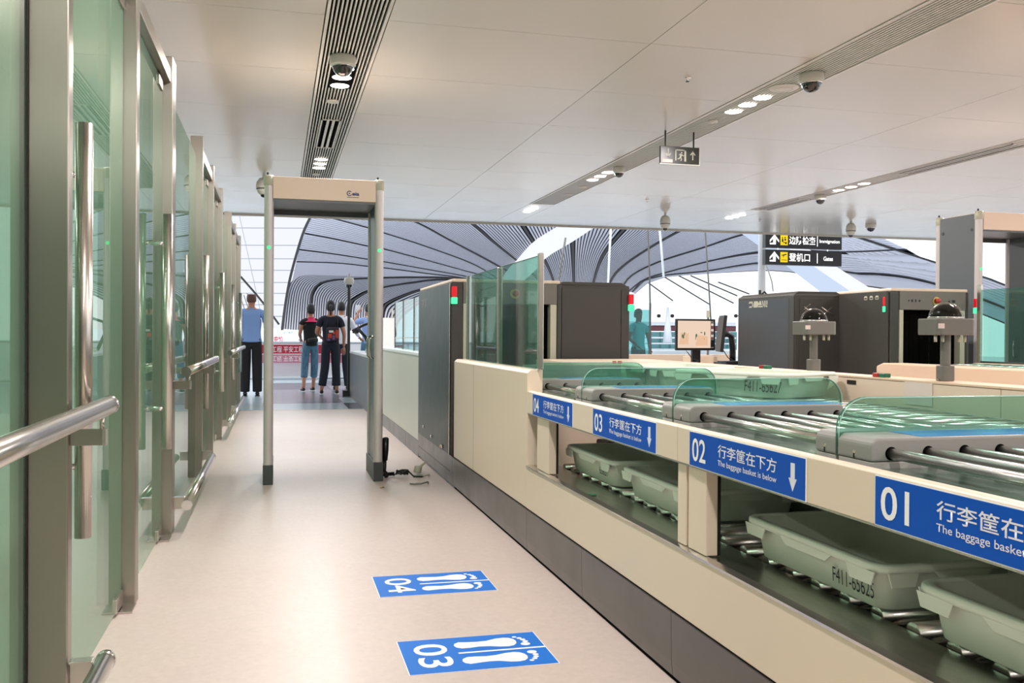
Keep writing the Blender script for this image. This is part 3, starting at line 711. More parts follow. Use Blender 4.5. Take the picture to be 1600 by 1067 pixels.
# ---- glass divider on the tall panel
t = empty('glass_divider', (1.27, 5.3, .905), 'green glass divider with slim steel poles on the tall beige panel', 'glass screen')
for (y, top) in ((6.20, 1.475), (5.285, 1.47), (4.415, 1.482)):
    MB().box(1.248, 1.276, y-.012, y+.012, .907, top).build('pole', 'steel_v', t, .003)
for a, b in ((4.427, 5.273), (5.297, 6.188)):
    p = box('glass_pane', 'glassD', t, 1.257, 1.267, a, b, .907, 1.47)
    box('pane_edge', 'glassE', p, 1.2565, 1.2675, a, b, 1.4702, 1.4722)
MB().cyl((1.268, 5.33, 1.13), .012, .02, 12, 'x').build('clamp', 'chrome', t)

# ================================================================== X-RAY SCANNERS
def light_tower(x, y, parent, zt=1.41):
    s = empty('signal_light', (x, y, zt), None, None); s.parent = parent; s.location = Vector((x, y, zt))-wl(parent)
    MB().box(x-.018, x+.018, y-.02, y+.01, zt-.075, zt).build('red_lamp', 'redl', s, .006)
    MB().box(x-.021, x+.021, y-.023, y+.01, zt-.125, zt-.077).build('green_lamp', 'greenl', s, .004)
def scanner(x0, x1, y, mirror, label, side='darkb'):
    """tunnel section x0..x1 in front, wide body behind on the far side (mirror: on the near side)"""
    t = empty('xray_scanner', ((x0+x1)/2, y+.8, 0), label, 'scanner', 'x-ray baggage scanners')
    zt = 1.462; W_ = x1-x0
    # carcass around the tunnel
    s0, s1 = (x0, x0+.085), (x1-.035, x1)
    box('side_housing', 'dark', t, x0, x0+.085, y, y+1.55, .09, zt-.012, .008)
    box('side_housing', 'dark', t, x1-.035, x1, y, y+1.55, .09, zt-.012, .008)
    box('side_skin', side, t, x0-.004, x0-.0005, y+.03, y+1.53, .22, zt-.03, .001)
    box('roof_cover', 'beige', t, x0+.01, x1-.01, y+.005, y+1.55, zt-.012, zt+.012, .006)
    h = box('header', 'grey', t, x0+.086, x1-.036, y-.004, y+.05, 1.30, zt-.012, .003)
    for a, b in ((x0+.088, x0+.125), (x1-.085, x1-.038)): box('jamb', 'cap', t, a, b, y, y+.4, .6, 1.299, .002)
    box('tunnel_back', 'void', t, x0+.09, x1-.04, y+1.0, y+1.02, .6, 1.3)
    box('tunnel_roof', 'void', t, x0+.125, x1-.085, y+.05, y+1.0, 1.285, 1.299)
    n = 11; a0 = x0+.128; w = (x1-.088-a0)/n
    for k in range(n): box('curtain_strip', 'void', t, a0+w*k+.002, a0+w*(k+1)-.002, y+.06+.004*(k % 2), y+.064+.004*(k % 2), .84, 1.284)
    box('belt', 'black', t, x0+.125, x1-.085, y-.05, y+1.0, .79, .825, .004)
    hx = (x0+x1)/2+.06
    e = MB().lathe([(.0001, -.03), (.018, -.03), (.022, -.022), (.022, -.012), (.014, -.01), (.014, 0)], (hx, y-.004, 1.375), 18, 'y').build('stop_button', 'btn_r', h)
    MB().lathe([(.0001, -.006), (.036, -.006), (.036, 0)], (hx-.005, y-.004, 1.372), 18, 'y', False).build('button_plate', 'gold', h)
    flat('pictograms', 'ink', h, (x0+.17, y-.006, 1.362), (1, 0, 0), (0, 0, 1), [ell(.0, .012, .004, .008), ell(.03, .012, .008, .012), ell(.065, .012, .005, .012), ell(.1, .012, .01, .004), ell(.1, .012, .004, .01), [(.37, 0), (.395, 0), (.3825, .022)], [(.41, 0), (.44, 0), (.44, .022), (.41, .022)]], .001)
    # wide body
    if mirror: bx0, bx1 = x0-.457, x0+.02; by = y+.674
    else: bx0, bx1 = x1-.02, x1+.545; by = y+.03
    b = box('body', 'dark', t, bx0, bx1, by, by+1.02, .09, zt-.014, .012)
    MB().prism([(bx0+.01, zt-.014), (bx0+.045, zt+.008), (bx1-.06, zt+.008), (bx1-.008, zt-.022)], 'y', by+.01, by+1.0).build('body_lid', 'dark', t, .003)
    if mirror:
        box('body_skin', side, t, bx0-.004, bx0-.0005, by+.09, by+.99, .12, zt-.05, .001)
        box('body_trim', 'dark', t, bx0-.006, bx0, by+.0, by+.085, .1, zt-.03, .002)
        box('service_hatch', 'dark', t, bx0+.05, bx1-.02, by-.006, by-.0005, .2, zt-.05, .003)
    else:
        box('body_panel', 'dark', t, bx0+.03, bx1-.075, by-.006, by-.0005, .2, zt-.035, .002)
        box('body_trim', 'dark', t, bx1-.07, bx1-.008, by-.006, by-.0005, .2, zt-.045, .002)
    return t, bx0, by
s1, _, _ = scanner(1.198, 2.018, 6.50, False, 'x-ray scanner beside the aisle, tunnel behind the green glass divider')
for a_, b_ in ((6.413, 7.2), (7.203, 8.045)): MB().prism([(CX+.004, .016), (CX-.001, .06), (CX-.0042, .215), (CX-.0042, .218), (CX+.03, .016)], 'y', a_, b_).build('kick_plate', 'kick', s1)
box('side_trim', 'steel_v', s1, 1.190, 1.1938, 6.515, 6.53, .22, 1.44)
light_tower(1.217, 6.49, s1, 1.418); light_tower(2.565, 6.515, s1, 1.385)
text('badge', '7I', 'grey', s1, (1.1925, 7.84, 1.30), (0, -1, 0), (0, 0, 1), w=.22, h=.07, bold=.03)
for yy, zz in ((7.70, .235+.04), (7.30, .235), (6.86, .21), (6.80, .215)):
    MB().tube([(1.193, yy, zz+.03), (1.186, yy, zz+.03)], .014, 12).build('lock', 'gold' if yy == 6.86 else 'steel_v', s1)
s2, bx, by = scanner(4.80, 5.55, 6.52, True, 'x-ray scanner on the right with angled dark sides and black tunnel')
light_tower(4.79, 6.57, s2, 1.405); light_tower(5.60, 6.50, s2, 1.40)
MB().box(4.776, 4.7955, 6.53, 7.19, .09, 1.45).build('side_cover', 'dark', s2, .003)
flat('badge', 'cap', s2, (bx-.0048, by+.80, 1.345), (0, -1, 0), (0, 0, 1), [[(0, .04), (.08, .04), (.075, .058), (.02, .058)], [(.06, .0), (.085, .01), (.09, .04), (.072, .04), (.07, .018)], [(.01, 0), (.06, 0), (.06, .014), (.02, .014)],
    [(.095, 0), (.17, 0), (.20, .034), (.17, .058), (.105, .058)], [(.18, 0), (.27, 0), (.262, .013), (.19, .013)], [(.195, .02), (.21, .058), (.228, .058), (.248, .02)], [(.25, .058), (.265, .058), (.285, .014), (.272, .012)], [(.29, .0), (.305, .0), (.305, .058), (.29, .058)], [(.318, .0), (.35, .0), (.35, .012), (.33, .012), (.33, .058), (.318, .058)], [(.34, .02), (.352, .02), (.352, .058), (.34, .058)]], .001)
for k in range(3):
    yy = 6.83-.075*k
    flat('pictogram', 'cap', s2, (4.7755, yy, 1.385), (0, -1, 0), (0, 0, 1), [[(0, 0), (.045, 0), (.045, .006), (0, .006)], [(0, 0), (.006, 0), (.006, .022), (0, .022)], [(.039, 0), (.045, 0), (.045, .022), (.039, .022)], [(0, .018), (.045, .018), (.038, .032), (.007, .032)]], .001)
for i, (x, z, dx, dz) in enumerate([(4.43, 1.335, .10, -.06), (4.43, 1.31, .06, .05), (4.60, 1.335, .12, -.07), (4.62, 1.27, .09, .07)]):
    MB().tube([(x, by-.009, z), (x+dx, by-.009, z+dz)], .006 if i % 2 == 0 else .002, 8).build('bracket_strut', 'chrome', s2)
# frames and glass right of scanner 2
t = empty('glass_divider', (5.66, 5.9, 0), 'tall green glass screen with steel post right of the second scanner', 'glass screen')
MB().box(5.575, 5.6, 6.42, 6.46, .6, 1.51).build('pole', 'steel_v', t, .003)
p = box('glass_pane', 'glassD', t, 5.6, 5.61, 3.6, 6.42, .88, 1.47)
box('pane_base', 'kick', t, 5.58, 5.63, 3.6, 6.42, .84, .885)
# entry conveyor of scanner 2
t = empty('entry_conveyor', (5.1, 4.4, 0), 'beige side-panelled conveyor leading into the right-hand scanner', 'conveyor')
MB().prism([(1.6, 0), (1.6, .872), (6.42, .872), (6.50, .845), (6.50, 0)], 'x', 4.66, 4.86).build('side_panel', 'beige_p', t, .012, 3)
box('side_panel', 'beige_p', t, 5.48, 5.57, 1.6, 6.4, 0, .872, .01)
box('belt', 'black', t, 4.865, 5.475, 1.6, 6.4, .80, .845)
for k in range(30): MB().tube([(4.87, 3.0+k*.11, .852), (5.47, 3.0+k*.11, .852)], .017, 10).build('roller', 'roller', t)
buttons(2.0, 1.0, -5, 'x') if False else None

# ================================================================== COUNTER BEYOND THE SCANNER
t = empty('far_counter', (1.3, 10, 0), 'grey-white counter with white top beyond the first scanner', 'counter')
for a, b in ((8.055, 9.35), (9.353, 10.65), (10.653, 12.3)): box('front_panel', 'cam_w', t, CX, CX+.05, a, b, .145, .885, .002)
box('top', 'hwhite', t, CX-.006, CX+.5, 8.055, 12.3, .886, .915, .004)
for a, b in ((8.055, 8.9), (8.903, 9.8), (9.803, 10.9), (10.903, 12.3)): box('kick_plate', 'kick', t, CX+.002, CX+.04, a, b, 0, .143, .003)
t2 = empty('low_far_counter', (1.3, 14, 0), 'lower blue-grey counter at the hall end of the aisle', 'counter')
box('front_panel', 'pillar_g', t2, CX, CX+.05, 12.32, 15.85, .24, .745, .002)
box('end_panel', 'pillar_g', t2, CX, CX+.7, 15.86, 15.92, .0, .745, .002)
box('top', 'hwhite', t2, CX-.006, CX+.7, 12.32, 15.92, .746, .785, .004)
box('kick_plate', 'kick', t2, CX+.002, CX+.04, 12.32, 15.85, 0, .238, .003)
t = empty('papers_stack', (1.45, 14.2, .785), 'small stack of white papers on the low far counter', 'papers')
for k in range(4): box('sheet_bundle', 'paper' if k % 2 else 'hwhite', t, 1.3+.006*k, 1.55, 14.0, 14.3, .7855+k*.018, .8025+k*.018)
t = empty('glass_screen', (1.3, 10, .915), 'row of greenish glass panes standing on the far counter', 'glass screen')
ys = [8.06, 8.12, 8.95, 9.75, 10.45]
for a, b in zip(ys[1:], ys[2:]): box('glass_pane', 'teal', t, 1.285, 1.295, a+.01, b-.01, .917, 1.425)
for y in ys[1:]: box('mullion', 'pillar_g', t, 1.28, 1.3, y-.006, y+.006, .916, 1.43)
box('end_post', 'black', t, 1.275, 1.3, 8.06, 8.085, .916, 1.43)
MB().tube([(1.29, 8.1, 1.05), (1.29, 10.45, 1.03)], .006, 8).build('rail', 'cam_w', t)

# ================================================================== CLUTTER BY THE GATE
t = empty('hand_held_detector', (.80, 7.15, 0), 'black hand-held metal detector wand leaning on the gate foot', 'wand')
MB().tube([(.785, 7.02, .012), (.79, 7.03, .07), (.792, 7.035, .12)], .016, 12).build('grip', 'black', t)
MB().tube([(.792, 7.035, .12), (.80, 7.045, .2), (.80, 7.05, .285)], .022, 14, r2=.026).build('paddle', 'black', t)
MB().lathe([(.0001, 0), (.024, .002), (.026, .012), (.015, .024), (.0001, .026)], (.80, 7.05, .27), 14).build('tip', 'black', t)
def coil(c, r, turns, n=60, z=.008, sq=.5, rise=0, ph=0):
    return [(c[0]+r*(1-.1*i/n)*math.cos(ph+2*PI*turns*i/n), c[1]+r*sq*math.sin(ph+2*PI*turns*i/n), z+rise*i/n) for i in range(n+1)]
t = empty('power_cable', (.87, 7.0, 0), 'tangled black cable on the floor beside the gate foot', 'cable')
MB().tube([(.76, 6.98, .02), (.80, 7.0, .02), (.86, 7.02, .02)], .014, 8).build('plug_block', 'black', t)
MB().tube([(.86, 7.02, .008), (.88, 6.97, .03)]+[(x, y, .02+.03*abs(math.sin(i*.35))) for i, (x, y, z) in enumerate(coil((.92, 6.98), .045, 3))]+[(1.0, 6.93, .008), (1.06, 6.92, .008), (1.08, 6.97, .008), (1.03, 7.0, .008)], .006, 8).build('cord', 'black', t)
MB().tube([(.74, 6.90, .05), (.765, 6.93, .06), (.79, 6.95, .035), (.80, 6.96, .01)], .018, 8).build('connector', 'black', t)
t = empty('power_plug', (1.06, 7.03, 0), 'pale plastic plug with curled cable end on the floor', 'plug')
MB().tube([(1.04, 7.03, .02), (1.05, 7.03, .07)], .03, 12).build('plug_body', 'cap', t, .004)
MB().tube([(1.05, 7.03, .05), (1.085, 7.03, .085), (1.10, 7.03, .10)], .009, 8).build('pin', 'cap', t)
MB().tube([(1.0, 6.96, .012), (1.06, 6.93, .012), (1.12, 6.96, .012), (1.13, 7.02, .012)], .006, 8).build('lead', 'cap', t)
t = MB().tube([(.93, 6.62, .006), (.95, 6.58, .008), (1.0, 6.56, .012), (1.05, 6.58, .02), (1.06, 6.62, .006)], .006, 8).build('cable_scrap', 'grey', None, label='short bent grey cable scrap on the floor in front of the plug', cat='cable')
t = MB().tube([(.70, 6.50, .004), (.715, 6.50, .006), (.73, 6.51, .003)], .004, 6).build('debris_scrap', 'gold', None, label='tiny crumb of debris on the floor in front of the gate foot', cat='debris')

# ---- floor stickers
def sticker(c, num, label):
    """c = near-left corner, text reads along -y ... rotated like the photograph"""
    x0, y0 = c; Lx, Ly = .497, .332
    t = empty('floor_sticker', (x0+Lx/2, y0+Ly/2, 0), label, 'floor sticker', 'blue footprint stickers')
    box('border', 'white', t, x0, x0+Lx, y0, y0+Ly, .0004, .0010)
    box('plate', 'bluef', t, x0+.003, x0+Lx-.003, y0+.003, y0+Ly-.003, .0010, .0014)
    text('number', num, 'white', t, (x0+.045, y0+Ly-.055, .0018), (0, -1, 0), (1, 0, 0), w=.225, h=.115, bold=.012)
    P = []
    for s, dx in ((1, .0), (-1, .0)):
        cy = y0+Ly/2+s*.078; ox = x0+.188+dx-(0 if s > 0 else -.0)
        prof = [(0, -.0), (.005, .02), (.022, .034), (.05, .034), (.085, .028), (.12, .032), (.155, .044), (.185, .048), (.205, .041), (.218, .022), (.222, 0)]
        sole = [(a, b) for a, b in prof]+[(a, -b*(.75 if .04 < a < .14 else .9)) for a, b in prof[::-1][1:-1]]
        sole = [(ox+a-x0, cy+s*(-b)-y0) for a, b in sole]
        P.append(sole)
        for k, (a, b, r) in enumerate([(.247, -.036, .0155), (.253, -.010, .0095), (.249, .010, .009), (.240, .027, .0085), (.226, .042, .0075)]):
            P.append(ell(ox+a-x0, cy+s*b-y0, r*1.1, r, 12))
    P.append([(.19, Ly/2-.006), (Lx-.003, Ly/2-.006), (Lx-.003, Ly/2+.006), (.19, Ly/2+.006)])
    flat('footprints', 'white', t, (x0, y0, .0015), (1, 0, 0), (0, 1, 0), P, .0005)
sticker((.411, 3.80), '04', 'blue floor sticker with number 04 and two white footprints, farther one')
sticker((.409, 2.908), '03', 'blue floor sticker with number 03 and two white footprints, nearer one')

# ================================================================== OPERATOR DESK, MONITORS
t = empty('operator_desk', (4.0, 8.5, 0), 'pale operator desk between the two scanners', 'desk')
box('desk_top', 'hwhite', t, 3.2, 5.0, 8.3, 9.3, .755, .79, .004)
box('front_board', 'beige', t, 3.2, 5.0, 8.34, 8.37, 0, .754); box('front_board', 'beige', t, 3.2, 3.23, 8.38, 9.3, 0, .754)
box('back_board', 'beige', t, 3.1, 5.2, 9.9, 9.98, 0, .86, .004)
t = empty('lcd_monitor', (3.95, 8.55, .79), 'black desktop monitor showing an orange x-ray image', 'monitor')
a0, a1, z0, z1 = 3.85, 4.275, .93, 1.245
box('casing', 'black', t, a0, a1, 8.55, 8.59, z0, z1, .006)
box('screen', 'screen', t, a0+.016, a1-.055, 8.5465, 8.5495, z0+.025, z1-.018)
box('screen_toolbar', 'screen_ui', t, a1-.054, a1-.02, 8.5465, 8.5495, z0+.025, z1-.018)
for k in range(6): box('toolbar_icon', 'paper' if k % 2 else 'brick', t, a1-.05, a1-.024, 8.5445, 8.546, z0+.11+.028*k, z0+.13+.028*k)
flat('xray_shades', 'xor', t, (a0, 8.5462, z0), (1, 0, 0), (0, 0, 1), [[(.03, .06), (.13, .06), (.13, .17), (.05, .18)], [(.205, .05), (.34, .05), (.34, .14), (.23, .155)]], .0004)
box('screen_history_strip', 'black', t, a1-.053, a1-.02, 8.5445, 8.5465, z0+.035, z0+.105)
flat('xray_blobs', 'xgreen', t, (a0, 8.5455, z0), (1, 0, 0), (0, 0, 1), [ell(.07, .14, .012, .022, 10, .3), ell(.085, .165, .006, .02, 8, -.2), ell(.215, .15, .01, .018, 9), ell(.208, .125, .004, .02, 7), ell(.27, .18, .012, .006, 8), ell(.305, .17, .007, .02, 8), ell(.30, .115, .004, .004, 6)], .001)['kind'] = 'stuff'
box('neck', 'black', t, 4.03, 4.12, 8.56, 8.6, .80, .95, .004); box('foot', 'black', t, 3.93, 4.2, 8.47, 8.68, .791, .802, .004)
MB().tube([(3.98, 8.6, .93), (4.0, 8.5, .85), (4.03, 8.42, .83), (3.96, 8.38, .81), (3.9, 8.36, .797)], .005, 6).build('cable', 'black', t)
t = empty('lcd_monitor', (4.45, 8.7, .79), 'second black monitor seen edge-on with a curved arm, beside the dark scanner', 'monitor')
q = MB(); 
def rot_box(mb, c, hx, hy, hz, rz, lean=0):
    b = MB().box(-hx, hx, -hy, hy, -hz, hz); R = Matrix.Rotation(rz, 4, 'Z') @ Matrix.Rotation(lean, 4, 'Y')
    mb.add([Vector(c)+(R @ Vector(v)) for v in b.v], b.f); return mb
rot_box(MB(), (4.375, 8.62, 1.10), .016, .19, .185, math.radians(-19), math.radians(6)).build('casing', 'black', t, .005)
rot_box(MB(), (4.357, 8.626, 1.10), .003, .175, .165, math.radians(-19), math.radians(6)).build('screen', 'screen_ui', t)
MB().tube([(4.40, 8.65, 1.08), (4.46, 8.67, 1.10), (4.52, 8.68, 1.07), (4.535, 8.68, .95), (4.535, 8.68, .80)], .032, 12).build('arm', 'black', t)
box('foot', 'black', t, 4.38, 4.62, 8.58, 8.8, .791, .806, .004)
MB().tube([(4.34, 8.5, .93), (4.37, 8.46, .86), (4.42, 8.44, .83), (4.5, 8.45, .80)], .005, 6).build('cable', 'black', t)
t = empty('control_box', (4.3, 8.4, .79), 'dark flat control box lying under the edge-on monitor', 'box')
box('case', 'darkb', t, 4.25, 4.75, 8.36, 8.46, .79, .83, .004); box('front_key_strip', 'black', t, 4.3, 4.7, 8.357, 8.36, .80, .82)
t = empty('paper_sheet', (3.6, 8.4, .79), 'white papers spread on the operator desk left of the monitor', 'papers')
for k in range(3): box('sheet', 'paper', t, 3.35+.13*k, 3.5+.13*k, 8.34+.02*k, 8.5+.02*k, .7905+.0012*k, .7915+.0012*k)
t = empty('tray_rack', (4.3, 9.4, .79), 'small wooden tray of papers behind the monitors', 'tray')
box('box', 'beige_p', t, 4.2, 4.5, 8.95, 9.15, .79, .86, .004); box('paper_stack', 'paper', t, 4.22, 4.48, 8.97, 9.13, .8605, .872)
t = empty('pole_camera', (4.66, 9.5, 0), 'thin grey stick camera pole behind the second monitor', 'camera')
MB().cyl((4.66, 9.5, 0), .012, 1.28, 10).build('pole', 'grey', t); box('head', 'cap', t, 4.643, 4.677, 9.485, 9.515, 1.281, 1.36, .005)
t = empty('valve_bracket', (6.25, 10.0, 0), 'small black bracket camera rising behind the dark scanner', 'camera')
MB().cyl((5.52, 9.9, 0), .015, 1.62, 10).build('pole', 'black', t); MB().tube([(5.52, 9.9, 1.55), (5.58, 9.9, 1.60), (5.63, 9.9, 1.55)], .012, 8).build('arm', 'black', t)
box('head', 'grey', t, 5.54, 5.66, 9.88, 9.94, 1.46, 1.52, .005)

# ================================================================== DIRECTION SIGNS
SY = 16.3
def way(z0, z1, cn_t, en, en_w, cnw, label):
    x0, x1 = 9.20, 10.88
    t = empty('direction_sign', ((x0+x1)/2, SY, z0), label, 'sign', 'black hanging direction signs')
    box('board', 'signb', t, x0, x1, SY, SY+.12, z0, z1, .004)
    X = (x0, SY-.003, z0); H_ = z1-z0
    cx = .19; cz = H_*.5
    flat('arrow', 'signw', t, X, (1, 0, 0), (0, 0, 1), [[(cx-.03, cz-.085), (cx+.03, cz-.085), (cx+.03, cz+.05), (cx-.03, cz+.05)], [(cx-.1, cz+.0), (cx, cz+.11), (cx+.1, cz+.0), (cx+.1, cz-.045), (cx, cz+.06), (cx-.1, cz-.045)], [(cx-.1, cz-.085), (cx-.03, cz-.085), (cx-.03, cz-.055), (cx-.1, cz-.055)]], .001)
    flat('pictogram_plate', 'yellow', t, X, (1, 0, 0), (0, 0, 1), [[(.32, cz-.095), (.48, cz-.095), (.48, cz+.105), (.32, cz+.105)]], .001)
    if en[0] == 'I':
        pc = [ell(.365, cz+.05, .013, .015, 8), [(.35, cz+.03), (.38, cz+.03), (.385, cz-.03), (.35, cz-.03)], ell(.42, cz+.055, .014, .016, 8), [(.405, cz+.035), (.44, cz+.03), (.44, cz-.01), (.405, cz-.0)], [(.38, cz-.035), (.46, cz-.035), (.46, cz-.05), (.38, cz-.05)], [(.42, cz-.07), (.455, cz-.07), (.455, cz-.035), (.42, cz-.035)]]
    else:
        pc = [[(.345, cz+.045), (.36, cz+.03), (.45, cz+.05), (.46, cz+.065), (.44, cz+.07)], [(.39, cz+.04), (.41, cz+.045), (.385, cz+.0), (.375, cz+.0)], [(.345, cz-.055), (.46, cz-.055), (.46, cz-.045), (.345, cz-.045)]]
    flat('pictogram', 'ink', t, (x0, SY-.0045, z0), (1, 0, 0), (0, 0, 1), pc, .001)
    text('chinese_text', cn_t, 'signw', t, (x0+.51, SY-.004, z0+cz-.075), (1, 0, 0), (0, 0, 1), w=cnw, h=.165, bold=.015)
    flat('divider_line', 'signw', t, X, (1, 0, 0), (0, 0, 1), [[(1.125, cz-.10), (1.14, cz-.10), (1.14, cz+.10), (1.125, cz+.10)]], .001)
    text('english_text', en, 'signw', t, (x0+(1.18 if en[0] == 'I' else 1.27), SY-.004, z0+cz-.045), (1, 0, 0), (0, 0, 1), w=en_w, h=.085, bold=.02)
    return t
u_ = way(2.80, 3.10, '边防检查', 'Immigration', .45, .58, 'black immigration direction sign, the upper of two, with yellow pictogram')
l_ = way(2.47, 2.765, '登机口', 'Gates', .21, .46, 'black gates direction sign, the lower of two, with yellow pictogram')
for x in (9.5, 10.6): MB().cyl((x, SY+.06, 2.765), .012, .035, 8).build('link', 'signw', l_)
for x in (9.5, 10.6): MB().cyl((x, SY+.06, 3.10), .012, 3.0, 8).build('rod', 'signw', u_)
t = empty('white_column', (9.25, 16.9, 0), 'slim white column just left of the direction signs', 'column')
MB().cyl((9.46, 16.9, 0), .075, 5.0, 24).build('shaft', 'hwhite', t)
MB().lathe([(.13, 0), (.13, .05), (.076, .08)], (9.46, 16.9, 0), 24).build('base', 'hwhite', t)
#__HALL__
# ================================================================== HALL BEYOND
# roof shell: an ellipsoidal vault far beyond the dropped ceiling
EC = Vector((8, 20, -2.0)); EA = Vector((40, 46, 9.5))
def shell(u, v, k=1.0):
    d = ray(u, v); o = CAM-EC; A = EA*k
    a = sum((d[i]/A[i])**2 for i in range(3)); b = 2*sum(d[i]*o[i]/A[i]**2 for i in range(3)); c = sum((o[i]/A[i])**2 for i in range(3))-1
    return CAM+d*((-b+math.sqrt(b*b-4*a*c))/(2*a))
def Z6(p): return (440+p[0]/3.478, 330+p[1]/3.478)
def resample(P, n):
    P = [Vector(p) for p in P]
    L = [0]
    for a, b in zip(P, P[1:]): L.append(L[-1]+(b-a).length)
    # centripetal smooth through catmull-rom
    out = []
    for k in range(n):
        s = L[-1]*k/(n-1); i = max(j for j in range(len(P)-1) if L[j] <= s+1e-9); t = (s-L[i])/(L[i+1]-L[i])
        p0 = P[i-1] if i > 0 else P[i]*2-P[i+1]; p1 = P[i]; p2 = P[i+1]; p3 = P[i+2] if i+2 < len(P) else P[i+1]*2-P[i]
        out.append(.5*((2*p1)+(-p0+p2)*t+(2*p0-5*p1+4*p2-p3)*t*t+(-p0+3*p1-3*p2+p3)*t**3))
    return out
C_ = dict(
 a=[(165, 10), (285, 40), (470, 90), (555, 118), (750, 180), (1000, 270), (1110, 325), (1180, 372)],
 b=[(125, 120), (285, 150), (470, 190), (555, 205), (800, 270), (1000, 325), (1100, 352), (1170, 380)],
 c=[(95, 208), (300, 235), (470, 262), (555, 275), (800, 318), (980, 350), (1160, 388)],
 d=[(80, 275), (300, 282), (470, 300), (555, 308), (800, 340), (950, 358), (1150, 394)],
 d2=[(5, 640), (18, 520), (34, 430), (62, 370), (115, 345), (250, 345), (470, 352), (700, 352), (950, 362), (1140, 400)],
 e=[(150, 650), (155, 500), (165, 440), (200, 395), (280, 375), (370, 370), (470, 365), (700, 360), (950, 366), (1140, 403)],
 f=[(362, 650), (370, 510), (400, 475), (470, 435), (550, 415), (700, 390), (900, 372), (1140, 408)],
 g=[(545, 650), (552, 530), (590, 490), (680, 450), (760, 425), (900, 395), (1140, 415)],
 g2=[(620, 660), (640, 600), (700, 540), (800, 480), (950, 430), (1140, 430)],
 h=[(200, -110), (500, -25), (730, 60), (900, 150), (1100, 255), (1190, 305), (1280, 355), (1330, 400)],
 i=[(700, -180), (1035, 65), (1150, 165), (1280, 270), (1370, 345), (1430, 410)],
 j=[(1190, -120), (1310, 75), (1380, 185), (1442, 290), (1477, 380), (1485, 420)],
 m=[(1572, -120), (1578, 90), (1582, 170), (1586, 300), (1589, 420)],
 n=[(2010, -60), (1867, 90), (1752, 230), (1705, 350), (1690, 420)],
 o=[(2560, -70), (2187, 95), (1952, 230), (1832, 320), (1785, 385), (1765, 430)],
 p=[(3085, 60), (2700, 90), (2497, 130), (2302, 195), (2052, 275), (1902, 350), (1840, 430)],
 q=[(3400, 208), (3055, 222), (2800, 212), (2592, 221), (2352, 265), (2102, 330), (1970, 372), (1880, 440)],
 r=[(4250, 680), (3900, 511), (3530, 386), (3295, 343), (3115, 336), (2850, 290), (2592, 281), (2312, 325), (2072, 350), (1952, 385), (1905, 440)],
 s=[(4250, 760), (3900, 600), (3530, 470), (3115, 400), (2850, 345), (2660, 325), (2435, 333), (2250, 345), (2072, 362), (1965, 405), (1920, 450)],
 u=[(2900, 60), (3085, 126), (3295, 196), (3530, 271), (3825, 361), (3905, 391), (4250, 520)],
 ur=[(2900, 225), (3055, 225), (3295, 343), (3530, 386), (3900, 511), (4250, 680)],
 top=[(2900, -40), (3085, 60), (3295, 120)],
)
def quadrow(A, B, n=26):
    return resample([Z6(p) for p in A], n), resample([Z6(p) for p in B], n)
def lerp(a, b, t): return a+(b-a)*t
def panel_between(A, B, t0, t1, k0, k1, sub=3):
    """strip of the shell between fractions t0..t1 across from curve A to B, thickness from scale k0 to k1"""
    mb = MB(); rows = []
    for i in range(sub+1):
        t = t0+(t1-t0)*i/sub
        rows.append([lerp(a, b, t) for a, b in zip(A, B)])
    lo = [[shell(p.x, p.y, k0) for p in r] for r in rows]
    mb.grid(lo)
    # side faces give thickness
    for r in (rows[0], rows[-1]):
        mb.grid([[shell(p.x, p.y, k0) for p in r], [shell(p.x, p.y, k1) for p in r]], False)
    return mb
roof = empty('ceiling', (8, 50, 6), kind='structure')
def sector(A, B, slats, gap=.035, fill=.6, m='hallroof', flip=False, n=26):
    A2 = C_[A]; B2 = C_[B]
    RA, RB = quadrow(A2, B2 if not flip else B2[::-1], n)
    bk = MB(); bk.grid([[shell(lerp(a, b, t).x, lerp(a, b, t).y, 1.012) for a, b in zip(RA, RB)] for t in (0, .25, .5, .75, 1)])
    bk.build('roof_backing', 'hallgap', roof)
    if slats == 0:
        panel_between(RA, RB, gap, 1-gap, 1.0, 1.01).build('roof_panel', 'hallroof2', roof)
    else:
        w = (1-2*gap)/slats
        for k in range(slats):
            t0 = gap+w*k+w*(1-fill)/2
            panel_between(RA, RB, t0, t0+w*fill, 1.0, 1.009, 1).build('roof_slat', m, roof)
sector('h', 'a', 16, .02, .8)
sector('a', 'b', 10, .03, .88); sector('b', 'c', 8, .04, .9); sector('c', 'd', 7, .05, .9); sector('d', 'd2', 0, .02) if False else None
# plain patch between rib d and the curved slats
P_a = resample([Z6(p) for p in C_['d']], 20)
P_b = resample([Z6(p) for p in [(58, 378), (115, 349), (250, 348), (470, 355), (800, 358), (1150, 403)]], 20)
mb = MB(); mb.grid([[shell(lerp(a, b, t).x, lerp(a, b, t).y, 1.0) for a, b in zip(P_a, P_b)] for t in (0, .33, .66, 1)]); mb.build('roof_panel', 'hallroof2', roof)
sector('d2', 'e', 10, .01, .62, n=40); sector('e', 'f', 15, .06, .62, n=40); sector('f', 'g', 12, .07, .62, n=40); sector('g', 'g2', 5, .10, .6, n=30)
sector('i', 'h', 16, .045, .72); sector('j', 'i', 12, .05, .66); sector('m', 'j', 12, .06, .66)
sector('n', 'm', 12, .06, .66); sector('o', 'n', 17, .05, .66); sector('p', 'o', 24, .04, .8); sector('q', 'p', 14, .03, .9); sector('r', 'q', 8, .05, .93); sector('s', 'r', 0, .10)
sector('ur', 'u', 8, .03, .93)
